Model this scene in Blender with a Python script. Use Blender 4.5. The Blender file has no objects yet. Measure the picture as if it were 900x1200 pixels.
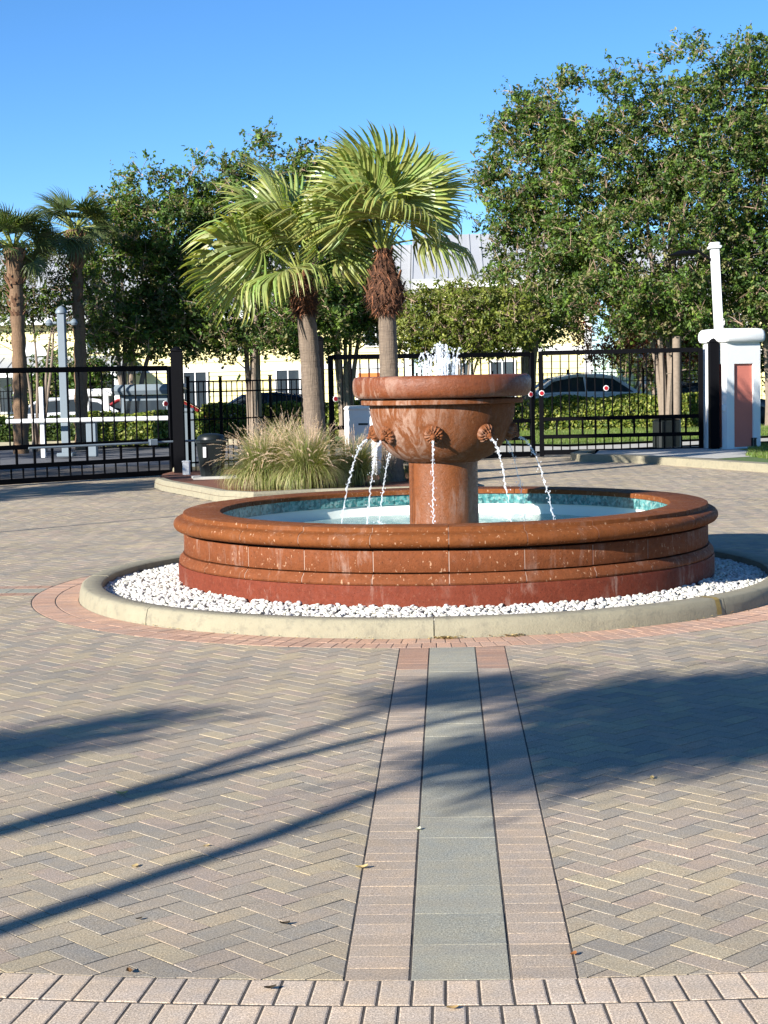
import bpy, math, random
import numpy as np
from mathutils import Vector, Matrix
rnd = random.Random(7)
R = math.radians
PI = math.pi
scene = bpy.context.scene
COL = scene.collection

# ------------------------------------------------------------------ camera
FPX = 1950.0
CAM = Vector((-0.017, 0.0, 1.80))
PITCH = math.atan(155.4 / FPX); ROLL = 0.022; YAW = -0.0385
_fw = Vector((math.sin(YAW) * math.cos(PITCH), math.cos(YAW) * math.cos(PITCH), -math.sin(PITCH)))
_rt = Vector((math.cos(YAW), -math.sin(YAW), 0)); _up = _rt.cross(_fw)
_r2 = _rt * math.cos(ROLL) - _up * math.sin(ROLL)
_u2 = _rt * math.sin(ROLL) + _up * math.cos(ROLL)
cam = bpy.data.cameras.new('camera'); camo = bpy.data.objects.new('camera', cam); COL.objects.link(camo)
cam.sensor_fit = 'HORIZONTAL'; cam.sensor_width = 36.0; cam.lens = 36.0 * FPX / 900.0
cam.clip_start = 0.05; cam.clip_end = 2000
m = Matrix(((_r2.x, _u2.x, -_fw.x, CAM.x), (_r2.y, _u2.y, -_fw.y, CAM.y), (_r2.z, _u2.z, -_fw.z, CAM.z), (0, 0, 0, 1)))
camo.matrix_world = m
scene.camera = camo

# ------------------------------------------------------------------ light
SUN_EL = R(21.5); SUN_DIR = R(46)            # shadows run along this heading
world = bpy.data.worlds.new('World'); scene.world = world; world.use_nodes = True
wn = world.node_tree; wn.nodes.clear()
sky = wn.nodes.new('ShaderNodeTexSky'); sky.sky_type = 'NISHITA'; sky.sun_disc = False
sky.sun_elevation = SUN_EL
_from = Vector((-math.cos(SUN_DIR), -math.sin(SUN_DIR)))          # horizontal direction towards the sun
sky.sun_rotation = math.atan2(_from.x, _from.y)
sky.air_density = 1.0; sky.dust_density = 0.0; sky.ozone_density = 4.0; sky.altitude = 3500
hs = wn.nodes.new('ShaderNodeHueSaturation'); hs.inputs['Saturation'].default_value = 1.14
bg = wn.nodes.new('ShaderNodeBackground'); bg.inputs[1].default_value = 0.087
wo = wn.nodes.new('ShaderNodeOutputWorld')
wn.links.new(sky.outputs[0], hs.inputs['Color']); wn.links.new(hs.outputs[0], bg.inputs[0]); wn.links.new(bg.outputs[0], wo.inputs[0])
sun = bpy.data.lights.new('sun', 'SUN'); suno = bpy.data.objects.new('sun', sun); COL.objects.link(suno)
sun.energy = 5.0; sun.angle = R(0.53); sun.color = (1.0, 0.955, 0.89)
_toward = Vector((_from.x * math.cos(SUN_EL), _from.y * math.cos(SUN_EL), math.sin(SUN_EL)))
suno.rotation_euler = _toward.to_track_quat('Z', 'Y').to_euler(); suno.location = (-20, -20, 20)
scene.view_settings.view_transform = 'Standard'; scene.view_settings.look = 'None'
scene.view_settings.exposure = 1.25; scene.view_settings.gamma = 1.0
scene.cycles.max_bounces = 8; scene.cycles.transparent_max_bounces = 16
scene.cycles.caustics_reflective = False; scene.cycles.caustics_refractive = False

# ------------------------------------------------------------------ helpers
def meta(o, label=None, cat=None, group=None, kind=None):
    if label: o['label'] = label
    if cat: o['category'] = cat
    if group: o['group'] = group
    if kind: o['kind'] = kind
    return o
def link(name, me, parent=None, mat=None, loc=(0, 0, 0), rotz=0):
    o = bpy.data.objects.new(name, me); COL.objects.link(o)
    if mat is not None and me is not None and len(me.materials) == 0: me.materials.append(mat)
    if parent is not None: o.parent = parent
    o.location = loc; o.rotation_euler = (0, 0, rotz)
    return o
def thing(name, label, cat, loc=(0, 0, 0), rotz=0, group=None, kind=None):
    o = bpy.data.objects.new(name, None); COL.objects.link(o); o.empty_display_size = .1
    o.location = loc; o.rotation_euler = (0, 0, rotz)
    return meta(o, label, cat, group, kind)
def dup(root, loc=None, rotz=None, label=None, group=None, scale=None):
    kids = {}
    for o in bpy.data.objects:
        if o.parent: kids.setdefault(o.parent.name, []).append(o)
    def rec(o, par):
        c = o.copy(); COL.objects.link(c); c.parent = par
        for k in kids.get(o.name, []): rec(k, c)
        return c
    r = rec(root, None)
    if loc is not None: r.location = loc
    if rotz is not None: r.rotation_euler[2] = rotz
    if scale is not None: r.scale = (scale,) * 3
    if label: r['label'] = label
    if group: r['group'] = group
    return r
def mesh_np(name, verts, faces, cols=None, smooth=False):
    """faces: (n,k) array with constant k, or list of lists; cols per face rgb."""
    me = bpy.data.meshes.new(name)
    verts = np.asarray(verts, np.float32).reshape(-1, 3)
    if isinstance(faces, np.ndarray):
        k = faces.shape[1]; nf = len(faces); tot = faces.size
        starts = np.arange(0, tot, k, dtype=np.int32); counts = np.full(nf, k, np.int32); flat = faces.astype(np.int32).ravel()
    else:
        nf = len(faces); counts = np.array([len(f) for f in faces], np.int32)
        starts = np.concatenate([[0], np.cumsum(counts)[:-1]]).astype(np.int32)
        flat = np.array([i for f in faces for i in f], np.int32)
    me.vertices.add(len(verts)); me.vertices.foreach_set('co', verts.ravel())
    me.loops.add(len(flat)); me.loops.foreach_set('vertex_index', flat)
    me.polygons.add(nf); me.polygons.foreach_set('loop_start', starts); me.polygons.foreach_set('loop_total', counts)
    me.polygons.foreach_set('use_smooth', np.full(nf, bool(smooth)))
    me.update(calc_edges=True)
    if cols is not None:
        a = me.attributes.new('tint', 'FLOAT_COLOR', 'FACE')
        c = np.ones((nf, 4), np.float32); c[:, :3] = np.asarray(cols, np.float32).reshape(-1, 3); a.data.foreach_set('color', c.ravel())
    return me
class MB:
    """collects shapes, builds one mesh"""
    def __init__(s): s.v = []; s.f = []; s.c = []
    def add(s, vs, fs, col=None):
        b = len(s.v); s.v += [tuple(v) for v in vs]; s.f += [[i + b for i in f] for f in fs]; s.c += [col or (1, 1, 1)] * len(fs)
    def box(s, cx, cy, cz, sx, sy, sz, rz=0, col=None, bev=0, taper=0):
        """centre + full sizes; bev chamfers all vertical and top edges"""
        c, n = math.cos(rz), math.sin(rz)
        def T(x, y, z): return (cx + x * c - y * n, cy + x * n + y * c, cz + z)
        hx, hy, hz = sx / 2, sy / 2, sz / 2
        if bev <= 0:
            t = 1 - taper
            vs = [T(x * (t if z > 0 else 1), y * (t if z > 0 else 1), z) for z in (-hz, hz) for x, y in ((-hx, -hy), (hx, -hy), (hx, hy), (-hx, hy))]
            s.add(vs, [[3, 2, 1, 0], [4, 5, 6, 7], [0, 1, 5, 4], [1, 2, 6, 5], [2, 3, 7, 6], [3, 0, 4, 7]], col); return
        b = min(bev, hx * .9, hy * .9, hz * .9)
        def ring(ix, iy, z): 
            return [T(x, y, z) for x, y in ((-ix + b, -iy), (ix - b, -iy), (ix, -iy + b), (ix, iy - b), (ix - b, iy), (-ix + b, iy), (-ix, iy - b), (-ix, -iy + b))]
        vs = ring(hx - b * .6, hy - b * .6, -hz) + ring(hx, hy, -hz + b) + ring(hx, hy, hz - b) + ring(hx - b * .7, hy - b * .7, hz)
        fs = [list(range(7, -1, -1)), list(range(24, 32))]
        for k in range(3):
            for i in range(8):
                j = (i + 1) % 8; fs.append([k * 8 + i, k * 8 + j, k * 8 + 8 + j, k * 8 + 8 + i])
        s.add(vs, fs, col)
    def tube(s, pts, rad, n=8, col=None, cap=True):
        pts = [Vector(p) for p in pts]; N = len(pts)
        if not hasattr(rad, '__len__'): rad = [rad] * N
        up = Vector((0, 0, 1)); prev = None; vs = []
        for i, p in enumerate(pts):
            t = (pts[min(i + 1, N - 1)] - pts[max(i - 1, 0)])
            t = t.normalized() if t.length > 1e-9 else up
            if prev is None:
                a = t.cross(up if abs(t.z) < .95 else Vector((1, 0, 0))).normalized()
            else:
                a = (prev - t * prev.dot(t)); a = a.normalized() if a.length > 1e-6 else t.orthogonal().normalized()
            prev = a; b = t.cross(a)
            for k in range(n):
                an = 2 * PI * k / n; vs.append(p + (a * math.cos(an) + b * math.sin(an)) * rad[i])
        fs = []
        for i in range(N - 1):
            for k in range(n):
                j = (k + 1) % n; fs.append([i * n + k, i * n + j, (i + 1) * n + j, (i + 1) * n + k])
        if cap: fs += [list(range(n - 1, -1, -1)), list(range((N - 1) * n, N * n))]
        s.add(vs, fs, col)
    def lathe(s, prof, n=48, a0=0, a1=2 * PI, c=(0, 0), col=None, capends=False):
        full = abs(a1 - a0 - 2 * PI) < 1e-6; m_ = n if full else n + 1; L = len(prof); vs = []
        for i in range(m_):
            a = a0 + (a1 - a0) * i / n
            for r, z in prof: vs.append((c[0] + r * math.cos(a), c[1] + r * math.sin(a), z))
        fs = []
        for i in range(n):
            j = (i + 1) % m_
            for k in range(L - 1): fs.append([i * L + k, j * L + k, j * L + k + 1, i * L + k + 1])
        if capends: fs += [list(range(L)), [(m_ - 1) * L + k for k in range(L - 1, -1, -1)]]
        s.add(vs, fs, col)
    def sphere(s, c, r, n=8, m_=6, col=None, sc=(1, 1, 1)):
        vs = [(c[0], c[1], c[2] - r * sc[2])]
        for i in range(1, m_):
            t = -PI / 2 + PI * i / m_
            for k in range(n): vs.append((c[0] + r * sc[0] * math.cos(t) * math.cos(2 * PI * k / n), c[1] + r * sc[1] * math.cos(t) * math.sin(2 * PI * k / n), c[2] + r * sc[2] * math.sin(t)))
        vs.append((c[0], c[1], c[2] + r * sc[2])); fs = []
        for k in range(n):
            j = (k + 1) % n; fs.append([0, 1 + j, 1 + k]); fs.append([len(vs) - 1, 1 + (m_ - 2) * n + k, 1 + (m_ - 2) * n + j])
            for i in range(m_ - 2): fs.append([1 + i * n + k, 1 + i * n + j, 1 + (i + 1) * n + j, 1 + (i + 1) * n + k])
        s.add(vs, fs, col)
    def prism(s, poly, z0, z1, col=None):
        n = len(poly); vs = [(x, y, z0) for x, y in poly] + [(x, y, z1) for x, y in poly]
        fs = [list(range(n - 1, -1, -1)), list(range(n, 2 * n))] + [[i, (i + 1) % n, n + (i + 1) % n, n + i] for i in range(n)]
        s.add(vs, fs, col)
    def mesh(s, name, smooth=False):
        return mesh_np(name, s.v, s.f, s.c, smooth)
    def build(s, name, mat, parent=None, smooth=False, loc=(0, 0, 0), rotz=0, label=None):
        me = s.mesh(name, smooth)
        if smooth: me.set_sharp_from_angle(angle=R(40))
        o = link(name, me, parent, mat, loc, rotz)
        if label: o['label'] = label
        return o

# ------------------------------------------------------------------ materials
def NT(name):
    m_ = bpy.data.materials.new(name); m_.use_nodes = True; t = m_.node_tree
    return m_, t, t.nodes['Principled BSDF']
def N(t, typ, **kw):
    n = t.nodes.new(typ)
    for k, v in kw.items():
        if hasattr(n, k): setattr(n, k, v)
        else: n.inputs[k].default_value = v
    return n
def noise(t, scale, detail=4, rough=.55, vec=None, dist=0):
    n = N(t, 'ShaderNodeTexNoise'); n.inputs['Scale'].default_value = scale; n.inputs['Detail'].default_value = detail
    n.inputs['Roughness'].default_value = rough; n.inputs['Distortion'].default_value = dist
    t.links.new(vec if vec else coords(t), n.inputs['Vector']); return n.outputs[0]
def coords(t, kind='Object'):
    for n in t.nodes:
        if n.type == 'TEX_COORD': return n.outputs[kind]
    return t.nodes.new('ShaderNodeTexCoord').outputs[kind]
def ramp(t, fac, stops):
    r = t.nodes.new('ShaderNodeValToRGB'); e = r.color_ramp.elements
    while len(e) < len(stops): e.new(.5)
    for el, (p, c) in zip(e, stops): el.position = p; el.color = (*c, 1) if len(c) == 3 else c
    t.links.new(fac, r.inputs[0]); return r.outputs[0]
def mix(t, fac, a, b, mode='MIX'):
    n = t.nodes.new('ShaderNodeMix'); n.data_type = 'RGBA'; n.blend_type = mode
    for sock, v in ((n.inputs[0], fac), (n.inputs[6], a), (n.inputs[7], b)):
        if hasattr(v, 'is_linked') or hasattr(v, 'links'): t.links.new(v, sock)
        else: sock.default_value = v if isinstance(v, (int, float)) else (*v, 1)
    return n.outputs[2]
def bump(t, b, h, strength=.3, dist=.01):
    n = t.nodes.new('ShaderNodeBump'); n.inputs['Strength'].default_value = strength; n.inputs['Distance'].default_value = dist
    t.links.new(h, n.inputs['Height']); t.links.new(n.outputs[0], b.inputs['Normal']); return n
def attr(t, name='tint'):
    n = t.nodes.new('ShaderNodeAttribute'); n.attribute_name = name; return n.outputs['Color']
def gray(v): return (v, v, v)
def simple(name, col, rough=.6, var=.15, scale=8, bscale=0, bstr=.2, metal=0, tint=False, spec=.5, coat=0):
    m_, t, b = NT(name)
    n1 = noise(t, scale, 5)
    c = mix(t, n1, tuple(x * (1 - var) for x in col), tuple(min(1, x * (1 + var)) for x in col))
    if tint: c = mix(t, 1.0, c, attr(t), 'MULTIPLY')
    t.links.new(c, b.inputs['Base Color'])
    b.inputs['Roughness'].default_value = rough; b.inputs['Metallic'].default_value = metal; b.inputs['Specular IOR Level'].default_value = spec
    b.inputs['Coat Weight'].default_value = coat
    if bscale: bump(t, b, noise(t, bscale, 6), bstr, .01)
    return m_
M = {}
def leafmat(name, col, trans=.35, rough=.5, spec=.35):
    m_, t, b = NT(name)
    c = mix(t, 1.0, attr(t), col, 'MULTIPLY')
    t.links.new(c, b.inputs['Base Color']); b.inputs['Roughness'].default_value = rough; b.inputs['Specular IOR Level'].default_value = spec
    tr = t.nodes.new('ShaderNodeBsdfTranslucent'); c2 = mix(t, 1.0, c, (1.5, 1.5, .6), 'MULTIPLY'); t.links.new(c2, tr.inputs[0])
    ms = t.nodes.new('ShaderNodeMixShader'); ms.inputs[0].default_value = trans
    t.links.new(b.outputs[0], ms.inputs[1]); t.links.new(tr.outputs[0], ms.inputs[2])
    t.links.new(ms.outputs[0], t.nodes['Material Output'].inputs['Surface']); return m_
M['leaf'] = leafmat('leaf', (1.15, 1.25, 1.15), .35)
M['palmleaf'] = leafmat('palm_leaf', (1, 1, 1), .3, .38, .5)
M['grass'] = leafmat('grass_blade', (1, 1, 1), .3)
# concrete paver: colour from the paver itself, speckle and grain from noise
def paver_mat(name):
    m_, t, b = NT(name)
    geo = t.nodes.new('ShaderNodeNewGeometry').outputs['Position']
    c = attr(t)
    c = mix(t, ramp(t, noise(t, 11, 3, .6, geo), [(.35, gray(0)), (.65, gray(1))]), mix(t, 1.0, c, (.95, .97, 1.0), 'MULTIPLY'), mix(t, 1.0, c, (1.05, 1.02, .97), 'MULTIPLY'))
    c = mix(t, ramp(t, noise(t, 1.7, 5, .6, geo), [(.40, gray(0)), (.62, gray(.8))]), c, mix(t, 1.0, c, (.92, .95, 1.0), 'MULTIPLY'))
    f1 = noise(t, 150, 2, .8, geo); f1b = noise(t, 420, 2, .8, geo)
    c = mix(t, 1.0, c, ramp(t, f1, [(.30, gray(.55)), (.5, gray(.97)), (.70, gray(1.6))]), 'MULTIPLY')
    c = mix(t, 1.0, c, ramp(t, f1b, [(.32, gray(.65)), (.5, gray(1.0)), (.68, gray(1.5))]), 'MULTIPLY')
    c = mix(t, 1.0, c, ramp(t, noise(t, .45, 5, .6, geo), [(.3, (.80, .80, .80)), (.7, (1.12, 1.10, 1.07))]), 'MULTIPLY')
    f4 = noise(t, 2.3, 7, .65, geo, .6)
    c = mix(t, ramp(t, f4, [(.60, gray(0)), (.80, gray(.55))]), c, (.22, .20, .17))
    mp = t.nodes.new('ShaderNodeMapping'); mp.inputs['Rotation'].default_value = (0, 0, .5); mp.inputs['Scale'].default_value = (.25, 3.2, 1); t.links.new(geo, mp.inputs[0])
    c = mix(t, ramp(t, noise(t, .8, 5, .55, mp.outputs[0], 1.2), [(.55, gray(0)), (.72, gray(.38))]), c, (.20, .18, .155))
    c = mix(t, ramp(t, noise(t, 30, 3, .6, geo), [(.70, gray(0)), (.76, gray(.6))]), c, (.13, .12, .10))
    t.links.new(c, b.inputs['Base Color']); b.inputs['Roughness'].default_value = .85; b.inputs['Specular IOR Level'].default_value = .25
    bump(t, b, noise(t, 160, 4, .75, geo), .5, .0014); return m_
M['paver'] = paver_mat('concrete_paver')
M['sand'] = simple('joint_sand', (.055, .045, .036), .95, .4, 30, 120, .4)
M['asphalt'] = simple('asphalt', (.10, .10, .105), .9, .3, 3, 150, .4)
M['concrete'] = simple('concrete', (.42, .40, .35), .85, .2, 5, 80, .3)
# kerb: cast concrete with grime
def kerb_mat():
    m_, t, b = NT('kerb_concrete'); geo = t.nodes.new('ShaderNodeNewGeometry').outputs['Position']
    c = mix(t, noise(t, 3, 6, .65, geo), (.20, .178, .118), (.31, .275, .185))
    c = mix(t, ramp(t, noise(t, 14, 6, .7, geo), [(.5, gray(0)), (.75, gray(.7))]), c, (.115, .105, .08))
    c = mix(t, ramp(t, noise(t, 160, 3, .7, geo), [(.55, gray(0)), (.7, gray(.55))]), c, (.30, .27, .20))
    yl = ramp(t, noise(t, 1.1, 5, .6, geo), [(.60, gray(0)), (.74, gray(.35))]); c = mix(t, yl, c, (.28, .25, .14))
    t.links.new(c, b.inputs['Base Color']); b.inputs['Roughness'].default_value = .9
    bump(t, b, noise(t, 70, 7, .7, geo), .6, .01); return m_
M['kerb'] = kerb_mat()
# terracotta coloured cast stone with white chips, lime streaks
def stone_mat(name, base, dark, chips=.5, lime=.5, rough=.55, limetop=None):
    m_, t, b = NT(name); b.inputs['Specular IOR Level'].default_value = .12 if rough > .55 else .4; geo = t.nodes.new('ShaderNodeNewGeometry').outputs['Position']
    c = mix(t, noise(t, 4, 6, .65, geo), dark, base)
    c = mix(t, ramp(t, noise(t, 22, 5, .7, geo), [(.35, gray(.55)), (.55, gray(0))]), c, tuple(x * .55 for x in base))
    mp = t.nodes.new('ShaderNodeMapping'); mp.inputs['Scale'].default_value = (1, 1, .55); t.links.new(geo, mp.inputs[0])
    v = N(t, 'ShaderNodeTexNoise'); v.inputs['Scale'].default_value = 48; v.inputs['Detail'].default_value = 2; t.links.new(mp.outputs[0], v.inputs['Vector'])
    c = mix(t, ramp(t, v.outputs[0], [(.66, gray(0)), (.70, gray(chips))]), c, (.42, .25, .15))
    mp2 = t.nodes.new('ShaderNodeMapping'); mp2.inputs['Scale'].default_value = (1, 1, .22); t.links.new(geo, mp2.inputs[0])
    s1 = noise(t, 9, 7, .7, mp2.outputs[0], .6); s2 = noise(t, 2.1, 3, .5, geo)
    a1 = ramp(t, s1, [(.51, gray(0)), (.66, gray(1))]); a2 = ramp(t, s2, [(.46, gray(.0)), (.62, gray(1))])
    mk = t.nodes.new('ShaderNodeMath'); mk.operation = 'MULTIPLY'; t.links.new(a1, mk.inputs[0]); t.links.new(a2, mk.inputs[1])
    mk2 = t.nodes.new('ShaderNodeMath'); mk2.operation = 'MULTIPLY'; t.links.new(mk.outputs[0], mk2.inputs[0]); mk2.inputs[1].default_value = lime
    c = mix(t, mk2.outputs[0], c, (.33, .23, .18))
    t.links.new(c, b.inputs['Base Color']); b.inputs['Roughness'].default_value = rough
    t.links.new(ramp(t, noise(t, 30, 4, .6, geo), [(.3, gray(rough - .15)), (.8, gray(rough + .25))]), b.inputs['Roughness'])
    c0 = b.inputs['Base Color'].links[0].from_socket
    pit = ramp(t, noise(t, 75, 3, .7, geo), [(.30, gray(.55)), (.42, gray(1)), (.62, gray(1.0)), (.75, gray(1.35))]); t.links.new(mix(t, 1.0, c0, pit, 'MULTIPLY'), b.inputs['Base Color'])
    bump(t, b, noise(t, 45, 8, .75, geo), .6, .010); return m_
M['coping'] = stone_mat('terracotta_coping', (.20, .066, .018), (.135, .039, .011), .75, .25, .7)
M['wallstone'] = stone_mat('terracotta_block', (.19, .060, .021), (.13, .037, .013), .75, .6, .72)
M['plinth'] = stone_mat('red_painted_plinth', (.165, .037, .018), (.125, .027, .013), .1, .9, .7)
def crust(m_, x0, x1, col=(.42, .30, .24), amt=.75):
    t = m_.node_tree; b = t.nodes['Principled BSDF']; src = b.inputs['Base Color'].links[0].from_socket
    ob = t.nodes.new('ShaderNodeTexCoord').outputs['Object']; sx = t.nodes.new('ShaderNodeSeparateXYZ'); t.links.new(ob, sx.inputs[0])
    mr = t.nodes.new('ShaderNodeMapRange'); mr.inputs[1].default_value = x0; mr.inputs[2].default_value = x1; mr.inputs[3].default_value = amt; mr.inputs[4].default_value = 0; t.links.new(sx.outputs[0], mr.inputs[0])
    mp = t.nodes.new('ShaderNodeMapping'); mp.inputs['Scale'].default_value = (1, 1, .35); t.links.new(ob, mp.inputs[0])
    n_ = ramp(t, noise(t, 11, 8, .72, mp.outputs[0], 1.0), [(.47, gray(0)), (.62, gray(1))]); mu = t.nodes.new('ShaderNodeMath'); mu.operation = 'MULTIPLY'; t.links.new(mr.outputs[0], mu.inputs[0]); t.links.new(n_, mu.inputs[1])
    t.links.new(mix(t, mu.outputs[0], src, col), b.inputs['Base Color'])
M['bowl'] = stone_mat('terracotta_bowl', (.200, .070, .025), (.135, .042, .014), .15, .35, .75)
crust(M['bowl'], -.35, .25, (.34, .225, .165), .8)
M['rim'] = stone_mat('terracotta_rim', (.190, .053, .014), (.135, .034, .010), .12, .3, .5)
crust(M['rim'], -.72, -.2, (.38, .26, .19), .75)
M['pedestal'] = stone_mat('terracotta_pedestal', (.205, .062, .012), (.140, .038, .008), .1, .45, .45)
M['mortar'] = simple('mortar', (.34, .225, .165), .9, .2, 20)
M['black'] = simple('black_painted_metal', (.003, .003, .004), .6, .2, 10, spec=.06)
M['bluegrey'] = simple('shade_toned_metal', (.15, .185, .21), .5, .1, 6)  # pale metal toned down: the left lamp pole's shade is in this colour
M['white'] = simple('white_paint', (.72, .72, .70), .6, .08, 4, 60, .1)
M['stucco_white'] = simple('white_stucco', (.74, .74, .71), .85, .06, 3, 55, .9)
M['stucco_red'] = simple('salmon_stucco', (.56, .17, .12), .85, .08, 3, 60, .7)
M['yellow'] = simple('yellow_siding', (.84, .74, .36), .75, .06, 1, 0)
M['roof'] = simple('metal_roof', (.34, .35, .36), .75, .12, .6, 0)
M['glassdark'] = simple('window_glass', (.03, .04, .05), .06, .2, 1, spec=.8)
M['orange'] = simple('orange_door', (.65, .16, .03), .6)
M['bin'] = simple('dark_bin_plastic', (.009, .012, .012), .38, .2, 5, spec=.3)
M['red'] = simple('red_reflector', (.32, .006, .01), .3, .05, 5)
M['mulch'] = simple('mulch', (.16, .055, .025), .95, .5, 25, 60, .8)
M['lawn'] = simple('lawn', (.07, .12, .02), .95, .4, 6, 60, .8)
M['gravel'] = simple('white_pebble', (.60, .59, .55), .7, .12, 30, 0, tint=True)
M['bark'] = simple('bark', (.20, .155, .115), .9, .35, 10, 30, .8, tint=True)
M['palmbark'] = None
def palm_bark():
    m_, t, b = NT('palm_bark'); g = coords(t)
    sx = t.nodes.new('ShaderNodeSeparateXYZ'); t.links.new(g, sx.inputs[0])
    mp = t.nodes.new('ShaderNodeMapping'); mp.inputs['Scale'].default_value = (1, 1, 7); t.links.new(g, mp.inputs[0])
    rings = noise(t, 6, 5, .6, mp.outputs[0], .3)
    mp2 = t.nodes.new('ShaderNodeMapping'); mp2.inputs['Scale'].default_value = (9, 9, .8); t.links.new(g, mp2.inputs[0])
    vert = noise(t, 5, 5, .6, mp2.outputs[0])
    c = mix(t, rings, (.085, .060, .042), (.25, .19, .135)); c = mix(t, ramp(t, vert, [(.38, gray(.7)), (.55, gray(0))]), c, (.10, .075, .055))
    c = mix(t, 1.0, c, attr(t), 'MULTIPLY')
    t.links.new(c, b.inputs['Base Color']); b.inputs['Roughness'].default_value = .9
    ad = mix(t, .5, rings, vert); bump(t, b, ad, .9, .03); return m_
M['palmbark'] = palm_bark()
M['fibre'] = simple('palm_fibre', (.080, .036, .018), .95, .5, 14, tint=True)
def tile_mat():
    m_, t, b = NT('mosaic_tile'); geo = t.nodes.new('ShaderNodeNewGeometry').outputs['Position']
    v = t.nodes.new('ShaderNodeTexVoronoi'); v.inputs['Scale'].default_value = 38; t.links.new(geo, v.inputs['Vector'])
    c = ramp(t, v.outputs['Color'], [(.1, (.012, .07, .075)), (.45, (.03, .15, .15)), (.7, (.09, .26, .25)), (.95, (.22, .34, .31))])
    c = mix(t, ramp(t, noise(t, 26, 5, .7, geo), [(.52, gray(0)), (.66, gray(.6))]), c, (.28, .32, .29))
    t.links.new(c, b.inputs['Base Color']); b.inputs['Roughness'].default_value = .3; return m_
M['tile'] = tile_mat()
M['plaster'] = simple('pool_plaster', (.78, .80, .72), .7, .06, 3, 0)
M['poolfloor'] = simple('pool_floor', (.50, .80, .80), .7, .08, 3, 0)
def water_mat():
    m_, t, b = NT('water'); t.nodes.remove(b)
    tr = N(t, 'ShaderNodeBsdfTransparent'); tr.inputs[0].default_value = (.80, .96, .95, 1)
    gl = N(t, 'ShaderNodeBsdfGlossy'); gl.inputs['Roughness'].default_value = .03
    fr = N(t, 'ShaderNodeFresnel'); fr.inputs[0].default_value = 1.33
    df = N(t, 'ShaderNodeBsdfDiffuse'); df.inputs[0].default_value = (.60, .86, .85, 1)
    m1 = N(t, 'ShaderNodeMixShader'); m1.inputs[0].default_value = .30; t.links.new(tr.outputs[0], m1.inputs[1]); t.links.new(df.outputs[0], m1.inputs[2])
    m2 = N(t, 'ShaderNodeMixShader'); t.links.new(m1.outputs[0], m2.inputs[1]); t.links.new(gl.outputs[0], m2.inputs[2])
    mf = N(t, 'ShaderNodeMath', operation='MULTIPLY'); t.links.new(fr.outputs[0], mf.inputs[0]); mf.inputs[1].default_value = .75
    t.links.new(mf.outputs[0], m2.inputs[0])
    bp = N(t, 'ShaderNodeBump'); bp.inputs['Strength'].default_value = .6; bp.inputs['Distance'].default_value = .02
    t.links.new(noise(t, 14, 4, .6, None, .8), bp.inputs['Height'])
    t.links.new(bp.outputs[0], gl.inputs['Normal']); t.links.new(bp.outputs[0], fr.inputs['Normal']); t.links.new(bp.outputs[0], df.inputs['Normal'])
    t.links.new(m2.outputs[0], t.nodes['Material Output'].inputs[0]); return m_
M['water'] = water_mat()
def spray_mat():
    m_, t, b = NT('falling_water'); b.inputs['Base Color'].default_value = (.93, .96, 1, 1); b.inputs['Roughness'].default_value = .08
    b.inputs['Alpha'].default_value = .30; b.inputs['Specular IOR Level'].default_value = 1.0; return m_
M['spray'] = spray_mat()

# ------------------------------------------------------------------ ground and paving
CX, CY = -0.05, 14.55
KX, KY = -0.15, 14.52      # centre of the kerb ring, a little off the fountain's
def sheet(name, poly, z, mat, label=None, kind='structure'):
    me = mesh_np(name, [(x, y, z) for x, y in poly], [list(range(len(poly)))], [(1, 1, 1)])
    o = link(name, me, None, mat); o['kind'] = kind
    if label: o['label'] = label
    return o
M['soil'] = simple('dry_ground', (.10, .11, .06), .95, .3, .2)
sheet('ground', [(-900, -300), (900, -300), (900, 1500), (-900, 1500)], -.09, M['soil'])
sheet('road', [(-60, 30), (60, 30), (60, 70), (-60, 70)], -.045, M['asphalt'])
plaza = sheet('plaza', [(-40, -25), (26, -25), (26, 39), (-2, 39), (-9, 36), (-40, 36)], -.0022, M['sand'])

BED = [(-4.85, 28.0), (-4.1, 26.4), (-3.5, 25.1), (-2.9, 24.55), (-2.0, 24.95), (-1.0, 25.1), (-.05, 25.15), (.25, 25.6), (.35, 27.5), (-.1, 30), (-1.9, 34.2), (-2.6, 34.6), (-5.4, 32.4), (-5.45, 31.6), (-5.3, 30.4), (-5.15, 28.9)]
def inside(x, y, poly):
    c = False; j = len(poly) - 1
    for i in range(len(poly)):
        xi, yi = poly[i]; xj, yj = poly[j]
        if (yi > y) != (yj > y) and x < (xj - xi) * (y - yi) / (yj - yi) + xi: c = not c
        j = i
    return c
ISLE = [(9, 24.0), (7.2, 27.2), (5.77, 30.2), (4.6, 32.75), (3.95, 34.1), (3.55, 34.6), (3.0, 34.85), (2.9, 35.6), (3.3, 37.15), (6.2, 37.9), (14, 40.4), (14, 24)]
HERR = [(.365, .315, .262), (.345, .305, .26), (.385, .33, .258), (.315, .285, .25), (.37, .312, .268), (.405, .348, .265), (.335, .298, .256), (.375, .318, .266), (.352, .306, .262), (.30, .276, .25), (.38, .312, .268), (.42, .362, .272)]
PINK = [(.475, .395, .325), (.46, .385, .318), (.485, .40, .328), (.45, .378, .312)]
ROSE = [(.46, .325, .25), (.44, .31, .24), (.475, .34, .26), (.43, .32, .255)]
SLAB = [(.35, .34, .285), (.365, .355, .295), (.335, .33, .28), (.325, .32, .27)]
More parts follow.
